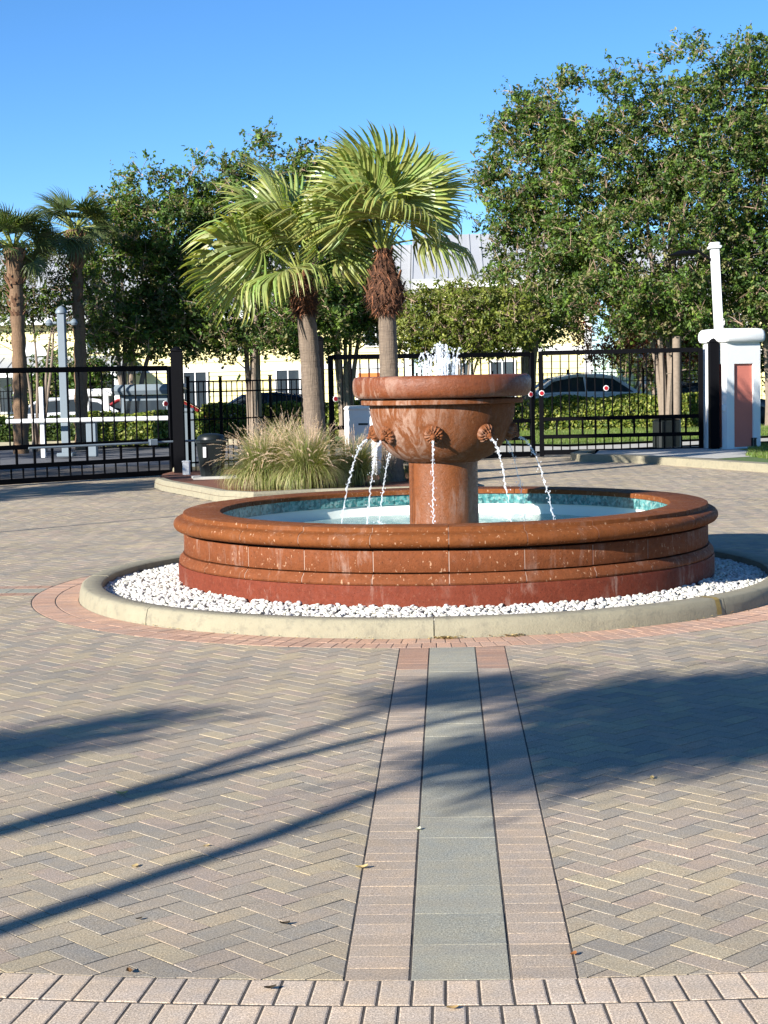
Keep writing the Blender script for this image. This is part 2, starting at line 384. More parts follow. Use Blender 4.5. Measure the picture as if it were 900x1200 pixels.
HERR = [(a_ * .99, b_ * .94, c_ * .82) for a_, b_, c_ in HERR]; PINK = [(a_ * 1.17, b_ * 1.11, c_ * 1.0) for a_, b_, c_ in PINK]; ROSE = [(a_ * 1.05, b_ * .92, c_ * .82) for a_, b_, c_ in ROSE]; SLAB = [(a_ * .90, b_ * .87, c_ * .80) for a_, b_, c_ in SLAB]
SD = [Vector((0, -1)), Vector((-1, 0)), Vector((0, 1)), Vector((1, 0))]
HW = .353
def clip(poly, nx, ny, d):
    """keep the side where nx*x+ny*y >= d"""
    out = []; n = len(poly)
    for i in range(n):
        a = poly[i]; b = poly[(i + 1) % n]; da = nx * a[0] + ny * a[1] - d; db = nx * b[0] + ny * b[1] - d
        if da >= 0: out.append(a)
        if (da > 0 > db) or (da < 0 < db):
            t = da / (da - db); out.append((a[0] + (b[0] - a[0]) * t, a[1] + (b[1] - a[1]) * t))
    return out
def area(p): return .5 * sum(p[i][0] * p[(i + 1) % len(p)][1] - p[(i + 1) % len(p)][0] * p[i][1] for i in range(len(p)))
def inset(p, d):
    n = len(p); L = []
    for i in range(n):
        a, b = p[i], p[(i + 1) % n]; ex, ey = b[0] - a[0], b[1] - a[1]; l = math.hypot(ex, ey)
        if l < 1e-5: return None
        nx, ny = -ey / l, ex / l; L.append((nx, ny, nx * a[0] + ny * a[1] + d))
    out = []
    for i in range(n):
        a, b = L[i - 1], L[i]; det = a[0] * b[1] - a[1] * b[0]
        if abs(det) < 1e-3: return None
        out.append(((a[2] * b[1] - a[1] * b[2]) / det, (a[0] * b[2] - a[2] * b[0]) / det))
    return out
def dedupe(p, e=.004):
    q = []
    for v in p:
        if not q or math.hypot(v[0] - q[-1][0], v[1] - q[-1][1]) > e: q.append(v)
    while len(q) > 1 and math.hypot(q[0][0] - q[-1][0], q[0][1] - q[-1][1]) <= e: q.pop()
    return q
PIECES = []       # (kind, polygon, colour index/palette, gap, chamfer, template key)
def in_view(x, y, mrg=1.0):
    return y > 1.5 and -3.0 * mrg - .28 * y < x < 2.6 * mrg + .23 * y
def side_ok(x, y):
    if inside(x, y, BED) or inside(x, y, ISLE): return False
    if y > 39 or (x < -5.4 and y > 31 + (x + 8.1) * .86): return False
    if x > -5.4 and x < -2.3 and y > 33.2: return False
    return True
W_ = .1
c45 = math.sqrt(.5)
R1, R2 = 9.68, 10.30
def herringbone():
    import itertools
    NN = 330
    for i in range(-60, 430):
        for j in range(-260, 330):
            dmod = (i - j) % 4
            if dmod == 0: w, h = 2, 1
            elif dmod == 3: w, h = 1, 2
            else: continue
            u0, v0 = i * W_, j * W_
            cu, cv = u0 + w * W_ / 2, v0 + h * W_ / 2
            x = (cu - cv) * c45 + .02; y = (cu + cv) * c45
            if y > 38 or not in_view(x, y) : continue
            rx, ry = x - CX, y - CY; rr = math.hypot(rx, ry)
            if rr < 3.1 or R1 + .14 < rr < R2 - .14: continue
            if not side_ok(x, y): continue
            poly = [((u - v) * c45 + .02, (u + v) * c45) for u, v in ((u0, v0), (u0 + w * W_, v0), (u0 + w * W_, v0 + h * W_), (u0, v0 + h * W_))]
            full = True
            if rr < R1 + .2:
                for d_ in SD:
                    al = rx * d_.x + ry * d_.y; ac = rx * d_.y - ry * d_.x + (.045 if d_.y < -.5 else 0)
                    if al > 0 and abs(ac) < HW + .12:
                        if abs(ac) < HW - .12: poly = []; break
                        s = 1 if ac > 0 else -1
                        nx, ny = d_.y * s, -d_.x * s
                        n0 = len(poly); poly = clip(poly, nx, ny, HW + nx * (CX + (.045 if d_.y < -.5 else 0)) + ny * CY); full = False
            if not poly: continue
            ux, uy = rx / rr, ry / rr
            kx, ky = x - KX, y - KY; kr_ = math.hypot(kx, ky)
            if kr_ < 3.3: continue
            if kr_ < 3.66: poly = clip(poly, kx / kr_, ky / kr_, 3.465 + kx / kr_ * KX + ky / kr_ * KY); full = False
            if R1 - .14 < rr < R1 + .15: poly = clip(poly, -ux, -uy, -R1 - ux * CX - uy * CY); full = False
            if R2 - .15 < rr < R2 + .14: poly = clip(poly, ux, uy, R2 + ux * CX + uy * CY); full = False
            if len(poly) < 3 or abs(area(poly)) < .0006: continue
            if not full:
                poly = dedupe(poly)
                if len(poly) < 3: continue
            # random colour, in loose patches
            k = rnd.randrange(12)
            PIECES.append(('paving_brick', poly, HERR[k], .0020, .0022, (w, k) if full and len(poly) == 4 else None))
herringbone()
def ring(r0, r1, n, pal, kind, gap, ch, off=0, filt=None):
    CX, CY = (KX, KY) if r0 < 4 else (-.05, 14.55)
    for i in range(n):
        a0 = 2 * PI * (i + off) / n; a1 = 2 * PI * (i + 1 + off) / n
        x = CX + (r0 + r1) / 2 * math.cos((a0 + a1) / 2); y = CY + (r0 + r1) / 2 * math.sin((a0 + a1) / 2)
        if not in_view(x, y) or not side_ok(x, y): continue
        pal_ = HERR if r0 > 9 and y > 15 else pal
        poly = [(CX + r * math.cos(a), CY + r * math.sin(a)) for r, a in ((r0, a0), (r1, a0), (r1, a1), (r0, a1))]
        PIECES.append((kind, poly, rnd.choice(pal_), gap, ch, None))
ring(3.07, 3.262, 200, ROSE, 'border_brick', .003, .0035)
ring(3.266, 3.46, 212, ROSE, 'border_brick', .003, .0035, .4)
for k in range(3): ring(R1 + k * .207, R1 + (k + 1) * .207 - .002, 620 + k * 13, PINK, 'border_brick', .0042, .0045, .37 * k)
for d_ in SD:
    nrm = Vector((-d_.y, d_.x))
    sk = .045 if d_.y < -.5 else 0
    def P(al, ac): return (CX + d_.x * al + nrm.x * ac + sk, CY + d_.y * al + nrm.y * ac)
    al = 3.462 + (KX - CX) * d_.x + (KY - CY) * d_.y; step = .1015; npv = int((R1 - al) / step); step = (R1 - al) / npv
    for i in range(npv):
        a0 = al + i * step; a1 = a0 + step
        for s in (-1, 1):
            lo, hi = sorted((s * (HW - .004), s * (HW - .197))); e = math.sqrt(max(0, 0))
            poly = [P(a0, lo), P(a1, lo), P(a1, hi), P(a0, hi)]
            if area(poly) < 0: poly.reverse()
            mx = (poly[0][0] + poly[2][0]) / 2; my = (poly[0][1] + poly[2][1]) / 2
            if in_view(mx, my) and side_ok(mx, my): PIECES.append(('border_brick', poly, tuple(v * .76 for v in rnd.choice(PINK if a0 > 4.3 else ROSE)), .0014, .0018, None))
    ns = npv // 3; st = (R1 - al) / ns
    for i in range(ns):
        a0 = al + i * st; poly = [P(a0, -.15), P(a0 + st, -.15), P(a0 + st, .15), P(a0, .15)]
        if area(poly) < 0: poly.reverse()
        mx = (poly[0][0] + poly[2][0]) / 2; my = (poly[0][1] + poly[2][1]) / 2
        if in_view(mx, my) and side_ok(mx, my): PIECES.append(('paving_slab', poly, rnd.choice(SLAB), .0014, .002, None))
def project(x, y, z):
    d = Vector((x, y, z)) - CAM; w = d.dot(_fw)
    return 450 + FPX * d.dot(_r2) / w, 600 - FPX * d.dot(_u2) / w
def piece_geo(poly, gap, ch, ox=0, oy=0, z=0, flat=False):
    if area(poly) < 0: poly = poly[::-1]
    a = inset(poly, gap) or poly; n = len(a)
    t = inset(a, ch) if not flat else a
    cx = sum(p[0] for p in a) / n; cy = sum(p[1] for p in a) / n
    if t is None or area(t) < .25 * area(a) or any(math.hypot(p[0] - q[0], p[1] - q[1]) > 4 * ch for p, q in zip(a, t)):
        t = [(cx + (x - cx) * .86, cy + (y - cy) * .86) for x, y in a]
    if area(a) <= 0: return None
    e = ch * .28
    if flat:
        vs = [(x - ox, y - oy, z - .012) for x, y in a] + [(x - ox, y - oy, z) for x, y in a]
        fs = [list(range(n, 2 * n))] + [[i, (i + 1) % n, n + (i + 1) % n, n + i] for i in range(n)]
        return vs, fs
    vs = [(x - ox, y - oy, z - .013) for x, y in a] + [(x - ox, y - oy, z - e) for x, y in a] + [(x - ox, y - oy, z) for x, y in t]
    fs = [list(range(2 * n, 3 * n))]
    for k in (0, n): fs += [[k + i, k + (i + 1) % n, k + n + (i + 1) % n, k + n + i] for i in range(n)]
    return vs, fs
BYK = {}
for q in PIECES:
    p = q[1]; mx = sum(v[0] for v in p) / len(p); my = sum(v[1] for v in p) / len(p)
    sx, sy = project(mx, my, 0); vis = -25 < sx < 925 and -10 < sy < 1215
    BYK.setdefault(q[0], []).append((vis, abs(area(p)) / max(my, 1) ** 3, mx, my, q))
shared = {}
for kind, L in BYK.items():
    L.sort(key=lambda t: (-t[0], -t[1]))
    nind = 298
    rest = MB()
    for idx, (vis, sc, mx, my, (kd, poly, col, gap, ch, key)) in enumerate(L):
        dz = rnd.uniform(-.0008, .0008)
        jf = rnd.uniform(.94, 1.06); col = tuple(c * jf for c in col) if key is None else col
        if idx < nind and vis:
            if key is not None:
                if key not in shared:
                    g = piece_geo(poly, gap, ch, mx, my, 0); shared[key] = mesh_np(kd, g[0], g[1], [col] * len(g[1])); shared[key].materials.append(M['paver'])
                me = shared[key]
            else:
                g = piece_geo(poly, gap, ch, mx, my, 0)
                if g is None: continue
                me = mesh_np(kd, g[0], g[1], [col] * len(g[1])); me.materials.append(M['paver'])
            o = link(kd, me, plaza, None, (mx, my, dz)); o.rotation_euler = (rnd.gauss(0, .004), rnd.gauss(0, .004), 0)
        else:
            g = piece_geo(poly, gap, ch, 0, 0, dz, flat=my > 17)
            if g: rest.add(g[0], g[1], col)
    if rest.f:
        o = rest.build(kind + 's_beyond', M['paver'], plaza); o['kind'] = 'stuff'
# beds, kerbs, lawns, pavements
def kerb_line(mb, pts, w, h, z0=0, closed=False):
    """kerb with sloped face along pts (outer bottom line); the body lies to the left of travel"""
    n = len(pts); prof = [(0, -.02), (.02, h - .03), (.045, h), (w, h), (w, -.02)]
    vs = []; rng = range(n)
    for i in rng:
        a = Vector(pts[(i - 1) % n] if (i or closed) else pts[0]); c = Vector(pts[(i + 1) % n] if (i < n - 1 or closed) else pts[-1]); p = Vector(pts[i])
        t = (c - a).normalized(); nn = Vector((-t.y, t.x))
        for o_, z in prof: vs.append((p.x + nn.x * o_, p.y + nn.y * o_, z0 + z))
    fs = []; K = len(prof)
    for i in range(n if closed else n - 1):
        j = (i + 1) % n
        for k in range(K - 1): fs.append([i * K + k, j * K + k, j * K + k + 1, i * K + k + 1])
    if not closed: fs += [[k for k in range(K)][::-1], [(n - 1) * K + k for k in range(K)]]
    mb.add(vs, fs)
bedo = sheet('planting_bed', BED, .09, M['mulch'])
def resample(pts, step):
    out = []
    for a, b in zip(pts[:-1], pts[1:]):
        L = math.dist(a, b); k = max(1, int(L / step))
        for i in range(k): t = i / k; out.append((a[0] + (b[0] - a[0]) * t, a[1] + (b[1] - a[1]) * t))
    out.append(pts[-1]); return out
mb = MB(); kerb_line(mb, resample([BED[-1]] + BED[:13], .6), .17, .17)
mb.build('kerb', M['kerb'])['kind'] = 'structure'
mb = MB(); kerb_line(mb, list(reversed(resample(ISLE[:9], .7))), -.001, .14) if False else None
isl = ISLE[:9][::-1]
mb = MB(); kerb_line(mb, resample(isl, .6)[::-1][::-1], -.28, .15)
o = mb.build('kerb', M['kerb']); o['kind'] = 'structure'
sheet('pavement', [(3.1, 35.2), (3.9, 34.5), (5.2, 32.4), (6.5, 33.4), (6.25, 36.2), (6.3, 38.2), (3.4, 37.3)], .13, M['concrete'])
sheet('lawn', [(5.2, 32.4), (5.9, 30.6), (7.4, 27.5), (9.2, 24.2), (16, 24.2), (16, 41.5), (6.3, 38.2), (6.25, 36.2), (6.5, 33.4)], .125, M['lawn'])
# beyond the gates
sheet('pavement', [(-3, 39.4), (3.2, 39.6), (7, 42), (12, 45), (12, 46.6), (6.5, 43.6), (3, 41.8), (.5, 44), (-.5, 47), (-3, 47)], .02, M['concrete'])
sheet('lawn', [(-.3, 47.5), (.8, 44.3), (3, 42.2), (6.4, 43.9), (12, 47), (30, 50), (30, 62), (-6, 62), (-6, 49)], .06, M['lawn'])
sheet('lawn', [(-32, 50.5), (-11.9, 50.5), (-8.3, 50.2), (-6.01, 49), (-6.01, 62), (-32, 62)], .055, M['lawn'])
mb = MB(); kerb_line(mb, resample([(-30, 50.3), (-12, 50.3), (-8.4, 50.0), (-6.2, 48.8)], 3), .2, .14)
mb.build('kerb', M['kerb'])['kind'] = 'structure'

# ------------------------------------------------------------------ fountain
ft = thing('fountain', 'round terracotta fountain with a bowl on a pedestal in a low stone pool', 'fountain', (CX, CY, 0))
NSEG = 25; SA = 2 * PI / NSEG; A0 = -PI / 2 + .035 / 2.35
def segs(name, prof, mat, gapm, seg=NSEG, a0=A0, sub=6, parent=ft, flip=False):
    mb = MB(); g = gapm / 2.3; w = 2 * PI / seg
    mb.lathe(prof, sub, g / 2, w - g / 2, capends=True); me = mb.mesh(name, True); me.materials.append(mat); me.set_sharp_from_angle(angle=R(35))
    for i in range(seg):
        o = link(name, me, parent, None, (0, 0, rnd.uniform(-.0015, .0015)), a0 + i * w)
cop = [(1.95, .655), (1.95, .690), (1.956, .698), (2.262, .703), (2.272, .698), (2.274, .668), (2.285, .662)]
for k in range(9):
    a = PI / 2 - PI * k / 8; cop.append((2.295 + .062 * math.cos(a), .602 + .056 * math.sin(a)))
cop += [(2.27, .545), (2.2, .545), (2.2, .53), (1.99, .53), (1.97, .655), (1.95, .655)]
cop = [(r, z) for r, z in cop]
segs('coping_stone', cop[::-1], M['coping'], .006)
segs('wall_block', [(2.0, .362), (2.268, .362), (2.272, .368), (2.272, .518), (2.268, .524), (2.0, .524)], M['wallstone'], .008)
segs('base_stone', [(2.0, .272), (2.312, .272), (2.318, .285), (2.312, .315), (2.292, .335), (2.282, .352), (2.0, .352)], M['wallstone'], .008)
mb = MB(); mb.lathe([(2.05, .0), (2.325, .0), (2.325, .25), (2.318, .268), (2.05, .268)], 96)
mb.build('plinth', M['plinth'], ft, True)
M['groove'] = simple('groove_shade', (.03, .012, .008), .95)  # near-black: shadow under the coping and between courses put into the colour
mb = MB(); mb.lathe([(1.995, .27), (2.19, .27), (2.19, .53), (1.995, .53)], 96); mb.build('inner_core', M['groove'], ft, True)
mb = MB(); mb.lathe([(2.2, .368), (2.2705, .368), (2.2705, .518), (2.2, .518)], 96); mb.lathe([(2.2, .276), (2.3105, .276), (2.316, .285), (2.3105, .314), (2.290, .334), (2.281, .348), (2.2, .348)], 96)
mb.lathe([(r - .003, z - .002) for r, z in cop if r > 2.255 and z > .58][::-1], 150); mb.build('mortar', M['mortar'], ft, True)
mb = MB(); mb.lathe([(2.02, .1), (1.985, .1), (1.985, .552)][::-1], 96)
mb.build('pool_wall', M['plaster'], ft, True)
mb = MB(); mb.lathe([(1.968, .655), (1.968, .556), (1.985, .552)], 2, .0006, 2 * PI / 62 - .0006); me = mb.mesh('mosaic_tile'); me.materials.append(M['tile'])
for i in range(62): link('mosaic_tile', me, ft, None, (0, 0, 0), 2 * PI * i / 62)
mb = MB(); mb.lathe([(0.01, .14), (1.984, .14)][::-1], 96); mb.build('pool_floor', M['poolfloor'], ft, True)
nr, na = 60, 180; vs = []; fs = []
wr = random.Random(3)
for i in range(nr + 1):
    r = .26 + (1.982 - .26) * i / nr
    for k in range(na):
        a = 2 * PI * k / na; x, y = r * math.cos(a), r * math.sin(a)
        zz = .0035 * math.sin(11 * r + 3 * math.sin(3 * a)) + .003 * math.sin(17 * x + 5 * math.sin(6 * y)) + .0025 * math.sin(23 * y + 7 * x)
        for s8 in range(8):
            an = R(-97 + 45 * s8); dd = math.hypot(x - .93 * math.cos(an), y - .93 * math.sin(an)); zz += .008 * math.exp(-dd * 3.5) * math.sin(dd * 55)
        vs.append((x, y, .452 + zz))
for i in range(nr):
    for k in range(na):
        j = (k + 1) % na; fs.append([i * na + k, (i + 1) * na + k, (i + 1) * na + j, i * na + j])
pw = link('pool_water', mesh_np('pool_water', vs, fs, None, True), ft, M['water'])
# pedestal in two staves with a recessed joint
for k in range(2):
    mb = MB(); mb.lathe([(.2, .14), (.303, .14), (.303, .50), (.300, 1.04), (.303, 1.082), (.2, 1.082)], 30, .012, PI - .012, capends=True)
    mb.build('pedestal', M['pedestal'], ft, True, (0, 0, 0), R(-149 + 180 * k))
mb = MB(); mb.lathe([(.292, .14), (.292, 1.08)], 40); mb.build('pedestal_core', M['mortar'], ft, True)
BOWL = [(.05, 1.075), (.315, 1.075), (.335, 1.088), (.42, 1.122), (.49, 1.182), (.545, 1.255), (.585, 1.335), (.612, 1.42), (.628, 1.50), (.634, 1.565)]
mb = MB(); mb.lathe(BOWL + [(.634, 1.572), (.60, 1.575), (.55, 1.40), (.42, 1.22), (.0, 1.15)], 96)
bw = mb.build('bowl', M['bowl'], ft, True)
mb = MB(); mb.lathe([(.60, 1.573), (.695, 1.576), (.705, 1.583), (.707, 1.612), (.700, 1.620), (.60, 1.622)], 96); mb.build('bowl_bead', M['bowl'], ft, True)
rimp = [(.60, 1.63), (.725, 1.634), (.752, 1.645), (.768, 1.67), (.776, 1.705), (.778, 1.75), (.773, 1.79), (.762, 1.812), (.742, 1.822), (.66, 1.824), (.64, 1.812), (.60, 1.63)]
mb = MB(); mb.lathe(rimp, 96); mb.build('bowl_rim', M['rim'], ft, True)
mb = MB(); mb.lathe([(.0, 1.783), (.645, 1.783)][::-1], 48); mb.build('bowl_water', M['water'], ft, True)
# rosette spouts
mb = MB()
mb.lathe([(.0, .030), (.04, .030), (.052, .018), (.072, .022), (.088, .016), (.094, -.01), (.094, -.05)][::-1], 28)
for k in range(15):
    a = 2 * PI * k / 15; q = .0; vs_ = []
    for rr_, ww, hh in ((.040, .006, .022), (.060, .0135, .034), (.082, .0165, .030), (.096, .010, .014), (.100, .003, .004)):
        for w_, h_ in ((-ww, hh - .014), (0, hh), (ww, hh - .014)): vs_.append((rr_ * math.cos(a) - w_ * math.sin(a), rr_ * math.sin(a) + w_ * math.cos(a), h_))
    mb.add(vs_, [[i * 3 + j, (i + 1) * 3 + j, (i + 1) * 3 + j + 1, i * 3 + j + 1] for i in range(4) for j in (0, 1)])
for k in range(11):
    a = 2 * PI * (k + .5) / 11; vs_ = []
    for rr_, ww, hh in ((.020, .006, .040), (.036, .011, .050), (.052, .010, .044), (.062, .003, .030)):
        for w_, h_ in ((-ww, hh - .012), (0, hh), (ww, hh - .012)): vs_.append((rr_ * math.cos(a) - w_ * math.sin(a), rr_ * math.sin(a) + w_ * math.cos(a), h_))
    mb.add(vs_, [[i * 3 + j, (i + 1) * 3 + j, (i + 1) * 3 + j + 1, i * 3 + j + 1] for i in range(3) for j in (0, 1)])
mb.sphere((0, 0, .042), .032, 12, 8, sc=(1, 1, .9)); mb.sphere((0, -.012, .066), .016, 10, 6)
mb.tube([(0, -.012, .03), (0, -.014, .085)], [.020, .017], 12)
mme = mb.mesh('spout_rosette', True); mme.materials.append(M['bowl']); mme.set_sharp_from_angle(angle=R(50))
AZ = []
for k in range(8):
    a = R(-97 + 45 * k); AZ.append(a)
    o = link('spout_rosette', mme, ft)
    nx = Vector((math.cos(a) * .93, math.sin(a) * .93, -.37)).normalized()
    zax = nx; yax = (Vector((0, 0, 1)) - zax * zax.z).normalized(); xax = yax.cross(zax)
    xax, yax, zax = xax * .84, yax * .84, zax * .95; p = Vector((math.cos(a) * .600, math.sin(a) * .600, 1.325))
    o.matrix_local = Matrix(((xax.x, yax.x, zax.x, p.x), (xax.y, yax.y, zax.y, p.y), (xax.z, yax.z, zax.z, p.z), (0, 0, 0, 1)))
# falling water
SL = ['water stream falling in front of the pedestal', 'water stream from the front right rosette of the bowl', 'outermost water stream on the right side of the bowl', 'water stream falling behind the bowl on its right', 'water stream falling from the far side hidden by the pedestal', 'water stream falling behind the bowl on its left', 'outermost water stream on the left side of the bowl', 'water stream from the front left rosette, nearest the pedestal on that side']
for k, a in enumerate(AZ):
    mb = MB(); r0, z0 = .665, 1.275; r1 = [.74, .93, .98, .95, .9, .98, .93, .84][k]
    T = math.sqrt(2 * (z0 - .455) / 9.8); v = (r1 - r0) / T; pts = []; rad = []
    ln = 70
    for i in range(ln + 1):
        t = T * i / ln; f = i / ln
        jx = rnd.gauss(0, .0022 + .004 * f); jt = rnd.gauss(0, .002 + .004 * f)
        r = r0 + v * t + jx; z = z0 - 4.9 * t * t - .0
        pts.append((r * math.cos(a) - jt * math.sin(a), r * math.sin(a) + jt * math.cos(a), z))
        rad.append(max(.0015, (.0080 - .0035 * f) * (1 + rnd.uniform(-.5, .5) + .3 * math.sin(i * 1.3 + k))))
    mb.tube(pts, rad, 7)
    for i in range(46):
        f = rnd.random() ** .6; t = T * f; r = r0 + v * t + rnd.gauss(0, .014 + (.02 if k == 0 else 0) * f); z = z0 - 4.9 * t * t + rnd.uniform(-.02, .02)
        jt = rnd.gauss(0, .007 + .010 * f)
        mb.sphere((r * math.cos(a) - jt * math.sin(a), r * math.sin(a) + jt * math.cos(a), max(.46, z)), rnd.uniform(.0022, .006), 6, 4, sc=(1, 1, rnd.uniform(1, 2.2)))
    for i in range(16):
        an = rnd.uniform(0, 2 * PI); q = rnd.uniform(.01, .07)
        mb.sphere((r1 * math.cos(a) + q * math.cos(an), r1 * math.sin(a) + q * math.sin(an), .462 + rnd.uniform(0, .05)), rnd.uniform(.003, .007), 6, 4)
    o = mb.build('water_stream', M['spray'], None, True, (CX, CY, 0)); meta(o, SL[k], 'water stream', 'water streams falling from the bowl')
jt_ = thing('water_jet', 'white bubbling water jet rising from the top of the bowl', 'water jet', (CX - .01, CY, 0))
for k in range(30):
    mb = MB(); a = rnd.uniform(0, 2 * PI); b0 = rnd.uniform(.01, .17); hgt = rnd.uniform(.17, .33) * (1 - .8 * b0); vz = math.sqrt(2 * 9.8 * hgt)
    T = 2 * vz / 9.8; vr = rnd.uniform(.02, .09) / T; n = 30; pts = []; rad = []; w = rnd.uniform(.5, 1.1); tmax = T * rnd.uniform(.5, .95)
    for i in range(n + 1):
        t = tmax * i / n; z = 1.78 + vz * t - 4.9 * t * t; r = b0 + vr * t + rnd.gauss(0, .003); b = a + rnd.gauss(0, .004 / b0 * .3)
        pts.append((r * math.cos(b), r * math.sin(b), z)); rad.append(max(.0012, w * (.009 - .003 * i / n) * (1 + rnd.uniform(-.5, .6))))
    mb.tube(pts, rad, 6); mb.build('jet', M['spray'], jt_, True)
mb = MB()
for i in range(420):
    a = rnd.uniform(0, 2 * PI); r = abs(rnd.gauss(0, .10)); z = 1.79 + rnd.uniform(0, .34) * math.exp(-r * 2.0) ; 
    mb.sphere((r * math.cos(a), r * math.sin(a), z), rnd.uniform(.0022, .006), 6, 4, sc=(1, 1, rnd.uniform(1, 2)))
mb.build('spray', M['spray'], jt_, True)['kind'] = 'stuff'
# kerb ring
mb = MB(); prof = [(2.87, -.01), (2.87, .118), (2.885, .126), (3.02, .130), (3.045, .118), (3.062, .06), (3.07, -.01)][::-1]
kr = thing('fountain_kerb', 'round pale concrete kerb ring encircling the gravel around the fountain', 'kerb', (KX, KY, 0))
mb.lathe(prof, 22, .0012, 2 * PI / 8 - .0012, capends=True); me = mb.mesh('kerb_segment', True); me.materials.append(M['kerb']); me.set_sharp_from_angle(angle=R(50))
for i in range(8): link('kerb_segment', me, kr, None, (0, 0, rnd.uniform(-.002, .002)), R(-89.6 + 45 * i))
M['yellowpaint'] = simple('faded_yellow_paint', (.27, .19, .05), .8, .4, 40)
# gravel
def pebbles():
    import bmesh
    bm = bmesh.new(); bmesh.ops.create_icosphere(bm, subdivisions=2, radius=1); base = np.array([v.co[:] for v in bm.verts]); F = np.array([[v.index for v in f.verts] for f in bm.faces]); bm.free()
    rs = np.random.RandomState(5); V = []; FF = []; C = []; n = 0
    for i in range(12500):
        r = math.sqrt(rs.uniform(2.2 ** 2, 2.868 ** 2)); a = rs.uniform(0, 2 * PI)
        if math.hypot(r * math.cos(a) + KX - CX, r * math.sin(a) + KY - CY) < 2.32: continue
        zt = .048 + .055 * (2.87 - r) / .55
        s = rs.uniform(.0115, .021); sc = np.array([s * rs.uniform(1, 1.7), s * rs.uniform(.8, 1.1), s * rs.uniform(.5, .85)])
        q = base * sc * (1 + .22 * np.sin(base[:, [1, 2, 0]] * rs.uniform(1.5, 3.5, 3) + rs.uniform(0, 6, 3)))
        ax, bx, cx = rs.uniform(-.6, .6), rs.uniform(-.6, .6), rs.uniform(0, 6.28)
        rx = np.array([[1, 0, 0], [0, math.cos(ax), -math.sin(ax)], [0, math.sin(ax), math.cos(ax)]]); ry = np.array([[math.cos(bx), 0, math.sin(bx)], [0, 1, 0], [-math.sin(bx), 0, math.cos(bx)]]); rz = np.array([[math.cos(cx), -math.sin(cx), 0], [math.sin(cx), math.cos(cx), 0], [0, 0, 1]])
        q = q @ (rz @ ry @ rx).T + np.array([r * math.cos(a), r * math.sin(a), zt + rs.uniform(-.006, .014)])
        V.append(q); FF.append(F + n); n += len(q); t = rs.uniform(.72, 1.08); C.append(np.tile([t, t * rs.uniform(.95, 1), t * rs.uniform(.86, 1)], (len(F), 1)))
    return mesh_np('gravel', np.vstack(V), np.vstack(FF), np.vstack(C), True)
mb = MB(); mb.lathe([(2.3, .10), (2.875, .035)][::-1], 64); mb.build('gravel_bed', M['sand'], None, False, (KX, KY, 0))['kind'] = 'structure'
o = link('gravel', pebbles(), None, M['gravel'], (KX, KY, 0)); meta(o, 'white pebbles filling the ring between the fountain and its kerb', 'gravel', kind='stuff')

# ------------------------------------------------------------------ gates, fence, pillars
def bar_mesh(name, sx, sy, sz, mat, bev=.004):
    mb = MB(); mb.box(0, 0, sz / 2, sx, sy, sz, bev=bev); me = mb.mesh(name); me.materials.append(mat); return me
def reflector(parent, x, y, z, rz):
    mb = MB(); mb.lathe([(.0, .012), (.058, .012), (.064, .006), (.064, -.004)][::-1], 8); me = mb.mesh('reflector'); me.materials.append(M['white'])
    o = link('reflector', me, parent, None, (x, y, z)); o.rotation_euler = (R(90), 0, rz)
    mb = MB(); mb.lathe([(.0, .018), (.046, .018), (.049, .012)][::-1], 8); me = mb.mesh('reflector_face'); me.materials.append(M['red']); link('reflector_face', me, o)
def gate(label, p0, p1, h, zs, sp, refl=(), group='black gate leaves', z1=None):
    """p0 -> p1 along local +x. zs = heights of bottom, low, mid rails."""
    p0, p1 = Vector(p0), Vector(p1); L = (p1 - p0).length; rz = math.atan2(p1.y - p0.y, p1.x - p0.x)
    t = thing('gate', label, 'gate', (p0.x, p0.y, 0), rz, group)
    zb, zl, zm = zs; RH = .085
    for nm, x in (('stile', .05), ('stile', L - .05)):
        link(nm, bar_mesh(nm, .10, .07, h - zb + .04, M['black']), t, None, (x, 0, zb - .04))
    for z in (zb, zl, zm, h - .07):
        hh = .10 if z in (zb, h - .07) else RH
        link('rail', bar_mesh('rail', L - .204, .055, hh, M['black']), t, None, (L / 2, 0, z - (.0 if z == zb else .02)))
    n = int((L - .2) / sp); d = (L - .2) / n
    up = bar_mesh('picket', .026, .026, h - .092 - (zm - .02 + RH) - .002, M['black'], .003)
    for i in range(1, n): link('picket', up, t, None, (.1 + i * d, 0, zm - .02 + RH + .001))
    lo = bar_mesh('picket', .026, .026, zl - .02 - zb - .10 - .002, M['black'], .003)
    for i in range(1, n): link('picket', lo, t, None, (.1 + (i) * d, 0, zb + .101))
    n2 = int((L - .2) / (sp * 1.5)); d2 = (L - .2) / n2
    mi = bar_mesh('short_picket', .045, .03, zm - .02 - (zl - .02 + RH) - .002, M['black'], .003)
    for i in range(1, n2): link('short_picket', mi, t, None, (.1 + i * d2, 0, zl - .02 + RH + .001))
    for x, z in refl: reflector(t, x, -.05, z, 0)
    return t, L, rz
def post(name, label, x, y, h, w, rz=0, cap='ball', cat='post', group=None, mat='black', z0=0):
    t = thing(name, label, cat, (x, y, 0), rz, group)
    mb = MB(); mb.box(0, 0, (h + z0) / 2, w, w, h - z0, bev=.006); mb.build('shaft', M[mat], t)
    mb = MB(); mb.box(0, 0, h + .012, w + .03, w + .03, .02, bev=.004)
    if cap == 'ball': mb.lathe([(w * .5, h + .022), (w * .42, h + .05), (w * .2, h + .085), (0, h + .10)], 16)
    else: mb.box(0, 0, h + .04, w + .005, w + .005, .035, bev=.012)
    mb.build('cap', M[mat], t); return t
ANG_L = math.atan2(2.3, 2.66)
gate('wide black sliding gate at the left, its top rail running out of the picture', (-9.9, 28.52), (-5.36, 32.46), 2.15, (.03, .33, .68), .24, [(5.82, 1.42)])
